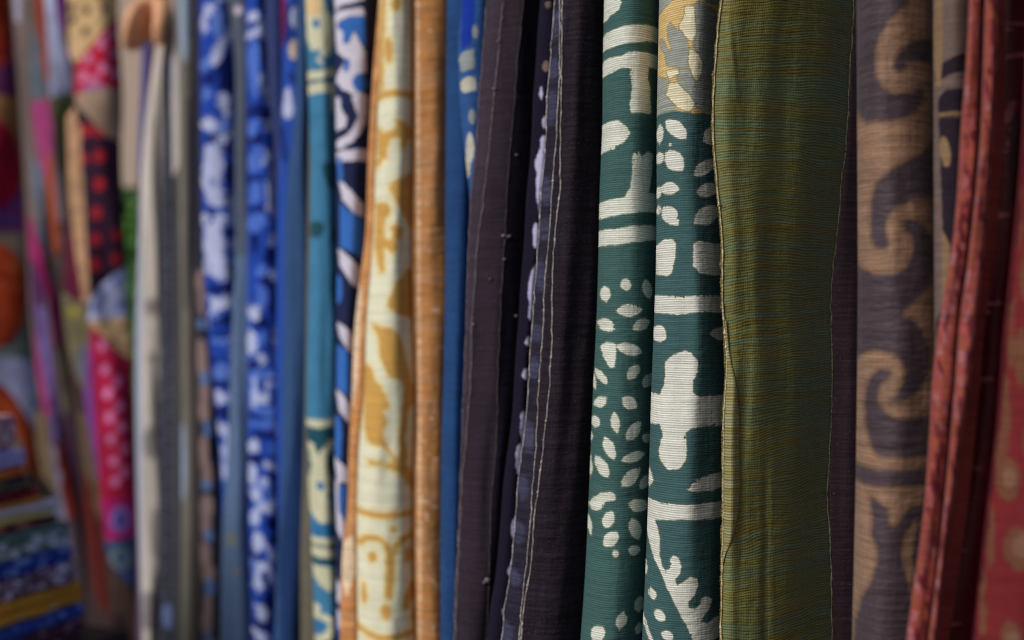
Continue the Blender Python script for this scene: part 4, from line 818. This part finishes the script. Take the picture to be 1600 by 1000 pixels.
fP1 = Fold([(0, -110), (1000, -100)], [(0, 24), (150, 38), (300, 46), (500, 54), (650, 68), (750, 86), (1000, 126)], d=3.2, bulge=.05, arc=50, ripple=.006, tails=(.1, .1))
r1 = cloth_root('patchwork_hanging', fP1, 'patchwork hanging with rust orange and crimson discs at the left edge of the picture', 'hanging', 'patchwork hangings')
sheet('backing_cloth', fP1, cloth_mat('patch_ground_grey', (116, 102, 94), [(92, 84, 70)], rib=0, slub=.3, soft=14), r1, [[E(62, 720, 14, 70, -10)]])
rgp = np.random.default_rng(2)
def disc(cx, cy, rx, ry, n=26): return [(cx+rx*cos(2*pi*i/n), cy+ry*sin(2*pi*i/n)) for i in range(n)]
sp = lambda x0, x1, y0, y1, n, r: [E(float(rgp.uniform(x0, x1)), float(rgp.uniform(y0, y1)), float(rgp.uniform(r*.6, r*1.3)), float(rgp.uniform(r*.8, r*1.8))) for _ in range(n)]
patch(fP1, r1, [(-90, -40), (18, -40), (21, 45), (14, 95), (2, 110), (-90, 112)], pm((138, 44, 24), [(104, 18, 14), (176, 84, 40)]), 1, [sp(-60, 20, -20, 105, 18, 6), sp(-60, 20, -20, 105, 12, 4)])
patch(fP1, r1, [(14, 95), (27, 108), (28, 154), (-90, 156), (-90, 112), (2, 110)], pm((82, 34, 78)), 1)
patch(fP1, r1, [(21, 45), (33, 62), (44, 115), (45, 160), (28, 160), (27, 108), (15, 95)], pm((146, 34, 78)), 2)
patch(fP1, r1, [(-90, 154), (28, 155), (32, 200), (34, 280), (10, 300), (-90, 300)], pm((134, 98, 64)), 1)
patch(fP1, r1, disc(-8, 262, 42, 70), pm((140, 18, 48), [(110, 20, 44)]), 3, [sp(-50, 34, 200, 330, 14, 7)])
patch(fP1, r1, [(-90, 310), (10, 312), (34, 290), (36, 362), (-90, 366)], pm((92, 38, 100), [(70, 50, 110)]), 2, [sp(-50, 34, 300, 360, 10, 7)])
patch(fP1, r1, disc(-4, 462, 46, 80), pm((142, 52, 26), [(108, 22, 16), (166, 88, 42)]), 3, [sp(-50, 42, 400, 540, 22, 7), sp(-50, 42, 400, 540, 14, 4)])
patch(fP1, r1, [(-90, 530), (20, 540), (44, 500), (54, 560), (30, 566), (-90, 566)], pm((92, 102, 104)), 1)
patch(fP1, r1, [(-90, 556), (30, 558), (54, 566), (62, 610), (68, 665), (56, 672), (36, 640), (10, 604), (-90, 598)], pm((140, 146, 182), [(108, 112, 150)]), 2, [sp(-40, 60, 560, 660, 26, 3)])
patch(fP1, r1, [(-90, 590), (0, 598), (22, 618), (44, 655), (60, 715), (56, 752), (44, 740), (34, 690), (10, 650), (-90, 640)], pm((140, 58, 28), [(112, 22, 18)]), 3, [[C([(-90, 592), (0, 600), (22, 622), (44, 660), (58, 716)], 5)]])

# ================================================================== STACK OF FOLDED TEXTILES
SA = np.array([X(0, 1.8), 1.8]); SD = np.array([.056, .18]); SD /= np.linalg.norm(SD); SN = np.array([-SD[1], SD[0]])
def s_for_px(px):
    u = (px-800)/1600*.72           # (SA.x+s*SD.x) = u*(SA.y+s*SD.y)
    return (u*SA[1]-SA[0])/(SD[0]-u*SD[1])
def folded_cloth(px_r, y0, y1, mat, label, layers=2, prints=(), inset=0.0, back=.28):
    zt = Z(y0, 1.8); zb = Z(y1, 1.8)-.0004; s1 = s_for_px(px_r); s0 = -.30+random.uniform(-.01, .01); h = zt-zb
    rgs = np.random.default_rng(int(px_r*31+y0))
    ns = 46; S = s0+(s1-s0)*(1-(1-np.linspace(0, 1, ns))**1.5)
    prof = [(-back, 0.0), (-back*.5, 0.0), (-.012, 0.0)]
    lh = h/layers
    for k in range(layers):
        for a in np.linspace(-80, 80, 7):
            prof.append((-.010+.010*cos(R(a)), lh*(k+.5)+lh*.5*sin(R(a))))
    prof += [(-.012, h), (-back*.5, h), (-back, h)]
    # the far side closes the loop
    prof += [(-back-.006, h*.75), (-back-.006, h*.25)]
    prof = np.array(prof); n = len(prof)
    arc = np.concatenate([[0], np.cumsum(np.linalg.norm(np.diff(prof, axis=0), axis=1))])
    V = np.zeros((ns, n, 3)); A = np.zeros((ns, n)); B = np.zeros((ns, n))
    ph = rgs.uniform(0, 6, 4)
    for i, s in enumerate(S):
        e = (s1-s)/.02; rnd = math.sqrt(max(0.0, 1-(1-min(1, max(0, e)))**2))    # rounded end
        e0 = (s-s0)/.02; rnd *= math.sqrt(max(0.0, 1-(1-min(1, max(0, e0)))**2)) if e0 < 1 else 1
        rnd = max(rnd, .0)
        wob_ = .0018*sin(s*31+ph[0])+.0012*sin(s*73+ph[1]); wz = .0010*sin(s*47+ph[2])*(h > .012)
        for j in range(n):
            o, z = prof[j]
            zc_ = h/2+(z-h/2)*(.35+.65*rnd)
            ix = o-inset+wob_-(1-rnd)*.012*(j > 2)
            p = SA+SD*s-SN*(-ix)*(1) if False else SA+SD*s+SN*(-ix)
            sag = 0.0
            V[i, j] = (p[0], p[1], zb+zc_+wz*(0 < z < h)-sag)
            A[i, j] = s*1000; B[i, j] = arc[j]*1000-back*1000
    idx = np.arange(ns*n).reshape(ns, n); a = idx[:-1]; b = idx[1:]
    F = np.stack([a, b, np.roll(b, -1, 1), np.roll(a, -1, 1)], -1).reshape(-1, 4).tolist()
    F.append(idx[0].tolist()); F.append(idx[-1].tolist()[::-1])
    uv = np.stack([A/1000, B/1000], -1).reshape(-1, 2)
    at = {'print_%d' % i: sdf(s(h*1000, rgs), A.ravel(), B.ravel()) for i, s in enumerate(prints)}
    o = mesh_obj('folded_cloth', V.reshape(-1, 3), F, mat, None, uv=uv, attrs=at)
    return tag(o, label, 'folded cloth', 'folded textiles in the stack')
def blobs(n, r, q=1.0):
    return lambda h, g_: [E(float(g_.uniform(-60, 230)), float(g_.uniform(-4, h+8)), float(g_.uniform(r*.5, r*1.4)), float(g_.uniform(r*.4, r)*q), float(g_.uniform(-50, 50))) for _ in range(n)]
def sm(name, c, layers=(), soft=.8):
    up = lambda q: (min(240, q[0]*1.56+10), min(225, q[1]*1.38+8), min(220, q[2]*1.3+8))  # brightens and warms the stack's colours in place of missing sunlight
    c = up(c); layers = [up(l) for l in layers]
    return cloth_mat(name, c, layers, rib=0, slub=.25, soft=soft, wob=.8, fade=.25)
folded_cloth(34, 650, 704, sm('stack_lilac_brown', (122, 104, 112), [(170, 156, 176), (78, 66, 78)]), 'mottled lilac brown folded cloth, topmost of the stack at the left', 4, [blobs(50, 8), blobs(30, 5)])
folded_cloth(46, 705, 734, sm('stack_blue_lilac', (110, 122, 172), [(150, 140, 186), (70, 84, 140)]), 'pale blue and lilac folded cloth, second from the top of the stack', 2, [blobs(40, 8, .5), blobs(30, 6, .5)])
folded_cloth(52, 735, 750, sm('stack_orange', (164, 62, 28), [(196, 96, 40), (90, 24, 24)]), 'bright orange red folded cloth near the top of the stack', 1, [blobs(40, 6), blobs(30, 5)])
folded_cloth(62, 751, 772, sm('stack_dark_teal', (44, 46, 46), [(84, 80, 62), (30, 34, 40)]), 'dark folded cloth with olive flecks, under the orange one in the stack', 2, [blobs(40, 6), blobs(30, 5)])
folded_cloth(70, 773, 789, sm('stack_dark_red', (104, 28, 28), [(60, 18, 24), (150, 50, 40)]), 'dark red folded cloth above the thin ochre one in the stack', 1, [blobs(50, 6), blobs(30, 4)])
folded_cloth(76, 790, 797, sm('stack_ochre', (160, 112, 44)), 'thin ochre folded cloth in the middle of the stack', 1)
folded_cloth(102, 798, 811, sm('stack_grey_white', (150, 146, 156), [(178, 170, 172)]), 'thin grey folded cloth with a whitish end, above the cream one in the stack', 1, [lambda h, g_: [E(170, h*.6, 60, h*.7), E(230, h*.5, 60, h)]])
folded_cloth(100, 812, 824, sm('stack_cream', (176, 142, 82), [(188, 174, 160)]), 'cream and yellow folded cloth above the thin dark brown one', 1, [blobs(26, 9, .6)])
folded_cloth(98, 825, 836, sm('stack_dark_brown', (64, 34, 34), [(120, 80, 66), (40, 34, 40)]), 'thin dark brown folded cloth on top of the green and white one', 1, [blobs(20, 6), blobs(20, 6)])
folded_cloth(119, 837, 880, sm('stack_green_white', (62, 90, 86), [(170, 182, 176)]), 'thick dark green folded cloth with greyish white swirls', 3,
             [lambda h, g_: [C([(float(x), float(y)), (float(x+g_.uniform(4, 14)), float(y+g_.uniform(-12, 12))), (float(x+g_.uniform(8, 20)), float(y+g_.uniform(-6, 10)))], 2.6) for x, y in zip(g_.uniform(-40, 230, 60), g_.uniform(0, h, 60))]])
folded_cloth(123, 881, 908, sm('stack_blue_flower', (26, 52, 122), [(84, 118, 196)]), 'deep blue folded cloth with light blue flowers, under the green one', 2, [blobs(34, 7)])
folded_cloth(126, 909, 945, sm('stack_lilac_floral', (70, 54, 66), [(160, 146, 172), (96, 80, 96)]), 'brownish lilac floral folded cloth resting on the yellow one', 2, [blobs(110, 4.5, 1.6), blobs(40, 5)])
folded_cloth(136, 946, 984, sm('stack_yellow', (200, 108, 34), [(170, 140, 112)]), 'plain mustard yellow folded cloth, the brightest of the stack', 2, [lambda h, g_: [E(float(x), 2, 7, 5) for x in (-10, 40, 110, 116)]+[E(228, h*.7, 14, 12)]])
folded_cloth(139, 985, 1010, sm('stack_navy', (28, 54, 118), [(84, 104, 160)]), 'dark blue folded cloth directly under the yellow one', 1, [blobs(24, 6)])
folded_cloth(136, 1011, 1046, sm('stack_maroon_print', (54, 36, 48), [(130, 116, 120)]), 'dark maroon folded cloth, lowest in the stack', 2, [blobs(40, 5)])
# the low table that carries the stack
zt = Z(1046, 1.8)-.001
def prism(name, base, ztop, zbot, mat, parent=None):
    V = [(p[0], p[1], zbot) for p in base]+[(p[0], p[1], ztop) for p in base]; n = len(base)
    F = [tuple(range(n))[::-1], tuple(range(n, 2*n))]+[(i, (i+1) % n, n+(i+1) % n, n+i) for i in range(n)]
    return mesh_obj(name, V, F, mat, parent, smooth=False)
wood = plain_mat('dark_wood', (.09, .05, .03), (.05, .03, .02), 18)
tb = empty('wooden_table', (SA[0]-.2, SA[1], 0)); tag(tb, 'dark wooden table under the stack of folded textiles', 'table')
q = lambda s, o: SA+SD*s+SN*o
prism('table_top', [q(-.45, -.02), q(.26, -.02), q(.26, .5), q(-.45, .5)], zt, zt-.03, wood, tb)
for s, o in ((-.40, .03), (.20, .03), (.20, .44), (-.40, .44)):
    prism('leg', [q(s, o), q(s+.04, o), q(s+.04, o+.04), q(s, o+.04)], zt-.032, 0, wood, tb)

# ================================================================== THE HAND at the top
def skinned(name, chains, mat, sub=2):
    me = bpy.data.meshes.new(name); V = []; E_ = []; Rr = []; key = {}
    for ch in chains:
        prev = None
        for (px, py, d, r) in ch:
            p = (round(X(px, d), 5), round(d, 5), round(Z(py, d), 5))
            if p not in key: key[p] = len(V); V.append(p); Rr.append(r)
            i = key[p]
            if prev is not None and prev != i: E_.append((prev, i))
            prev = i
    c = np.mean(V, 0)
    me.from_pydata([tuple(np.array(v)-c) for v in V], E_, []); o = bpy.data.objects.new(name, me); col.objects.link(o); o.location = c
    sk = o.modifiers.new('skin', 'SKIN'); sk.use_smooth_shade = True
    for i, r in enumerate(Rr):
        rr = r if isinstance(r, tuple) else (r, r)
        me.skin_vertices[0].data[i].radius = rr
    me.skin_vertices[0].data[0].use_root = True
    ss = o.modifiers.new('sub', 'SUBSURF'); ss.levels = sub; ss.render_levels = sub
    me.materials.append(mat); return o
Ns = NT('skin'); tc = Ns.n('ShaderNodeTexCoord').outputs['Object']
cc = Ns.mix(Ns.smooth(Ns.noise(tc, 45, 4, .6), .35, .7), (.94, .50, .27, 1), (.84, .38, .18, 1))
bs = Ns.n('ShaderNodeBsdfPrincipled'); ou = Ns.n('ShaderNodeOutputMaterial'); Ns.l(cc, bs.inputs['Base Color']); Ns.l(bs.outputs[0], ou.inputs[0])
bs.inputs['Roughness'].default_value = .5; bs.inputs['Subsurface Weight'].default_value = .15; bs.inputs['Subsurface Radius'].default_value = (.01, .004, .002)
D0 = 2.24
wr = (272, -46, D0, .027); pa = (252, -12, D0, (.024, .030)); pb = (236, 4, D0-.005, (.020, .030))
wr = (272, -40, D0, .032); pa = (254, -4, D0, .029); pb = (236, 14, D0-.005, .026)
hand = skinned('person', [
    [wr, pa, pb],
    [wr, (300, -120, D0+.02, .033), (345, -230, D0+.05, .040), (400, -330, D0+.1, .045)],
    [pb, (219, 8, D0-.03, .0125), (206, 24, D0-.045, .0115), (202, 48, D0-.04, .0100), (196, 74, D0-.02, .0080)],
    [pb, (226, 20, D0-.018, .0125), (214, 38, D0-.034, .0115), (209, 58, D0-.03, .0100), (204, 80, D0-.012, .0080)],
    [pb, (234, 26, D0-.004, .0118), (226, 44, D0-.018, .0105), (220, 60, D0-.015, .0092), (214, 76, D0, .0076)],
    [pb, (242, 26, D0+.012, .0105), (236, 44, D0+.002, .0092), (231, 56, D0+.004, .0082), (226, 68, D0+.01, .0068)],
    [pa, (252, 20, D0-.03, .0130), (248, 44, D0-.04, .0110), (248, 72, D0-.03, .0086)]], Ns.m)
tag(hand, 'brown hand reaching in at the top between the patchwork and the cream cloth', 'person')

# ================================================================== BEYOND THE ROW
bd = empty('cloth_screen', (X(205, 4.4), 4.4, 0)); tag(bd, 'plain beige screen beyond the row, seen through the gap under the hand', 'screen')
x0, x1 = X(120, 4.4), X(300, 4.4)
prism('panel', [(x0, 4.4), (x1, 4.4), (x1, 4.44), (x0, 4.44)], Z(-60, 4.4), Z(292, 4.4), cloth_mat('beige_canvas', (196, 176, 160), rib=0, slub=.05), bd)
for x in (x0-.05, x1):
    prism('post', [(x, 4.40), (x+.05, 4.40), (x+.05, 4.45), (x, 4.45)], Z(-70, 4.4), 0, wood, bd)
def leaf_mat(name, c1, c2):
    N = NT(name); oi = N.n('ShaderNodeTexCoord').outputs['Object']
    cc = N.mix(N.smooth(N.noise(oi, 6, 3), .3, .7), c1+(1,), c2+(1,))
    bs = N.n('ShaderNodeBsdfPrincipled'); out = N.n('ShaderNodeOutputMaterial'); N.l(cc, bs.inputs['Base Color']); N.l(bs.outputs[0], out.inputs[0])
    bs.inputs['Roughness'].default_value = .6; return N.m
bx = X(205, 6.4)
sh = empty('leafy_bush', (bx, 6.6, 0)); tag(sh, 'bright green leafy bush far behind the row of cloths', 'bush')
V = []; F = []; rgl = np.random.default_rng(8)
for _ in range(9000):
    c = np.array([bx+rgl.normal(0, .55), 6.6+rgl.normal(0, .35), rgl.uniform(.15, 2.9)]); 
    if abs(c[0]-bx) > 1.3: continue
    a = rgl.normal(size=3); a /= np.linalg.norm(a); b = np.cross(a, rgl.normal(size=3)); b /= np.linalg.norm(b)
    L, w = rgl.uniform(.04, .08), rgl.uniform(.018, .032); k = len(V)
    V += [c-a*L, c+b*w, c+a*L, c-b*w]; F.append((k, k+1, k+2, k+3))
fo = mesh_obj('foliage', V, F, leaf_mat('leaves', (.20, .45, .08), (.10, .28, .05)), sh, smooth=False); fo['kind'] = 'stuff'
for k in range(5):
    tube('stem', (bx+(k-2)*.05, 6.6, 0), (bx+(k-2)*.3, 6.6+(k % 3-1)*.2, 2.3), .018, wood, sh, 8, 4)
# the bamboo rail that carries the row, above the picture
ra = (.655-.533*.55+.05, .60, RAIL_Z+.0); rb_ = (.655-.533*3.5+.05, 3.55, RAIL_Z+.0)
rl_ = tube('bamboo_rail', ra, rb_, .018, bam, None, 16, 120, 9); tag(rl_, 'bamboo rail carrying the whole row of cloths', 'rail')
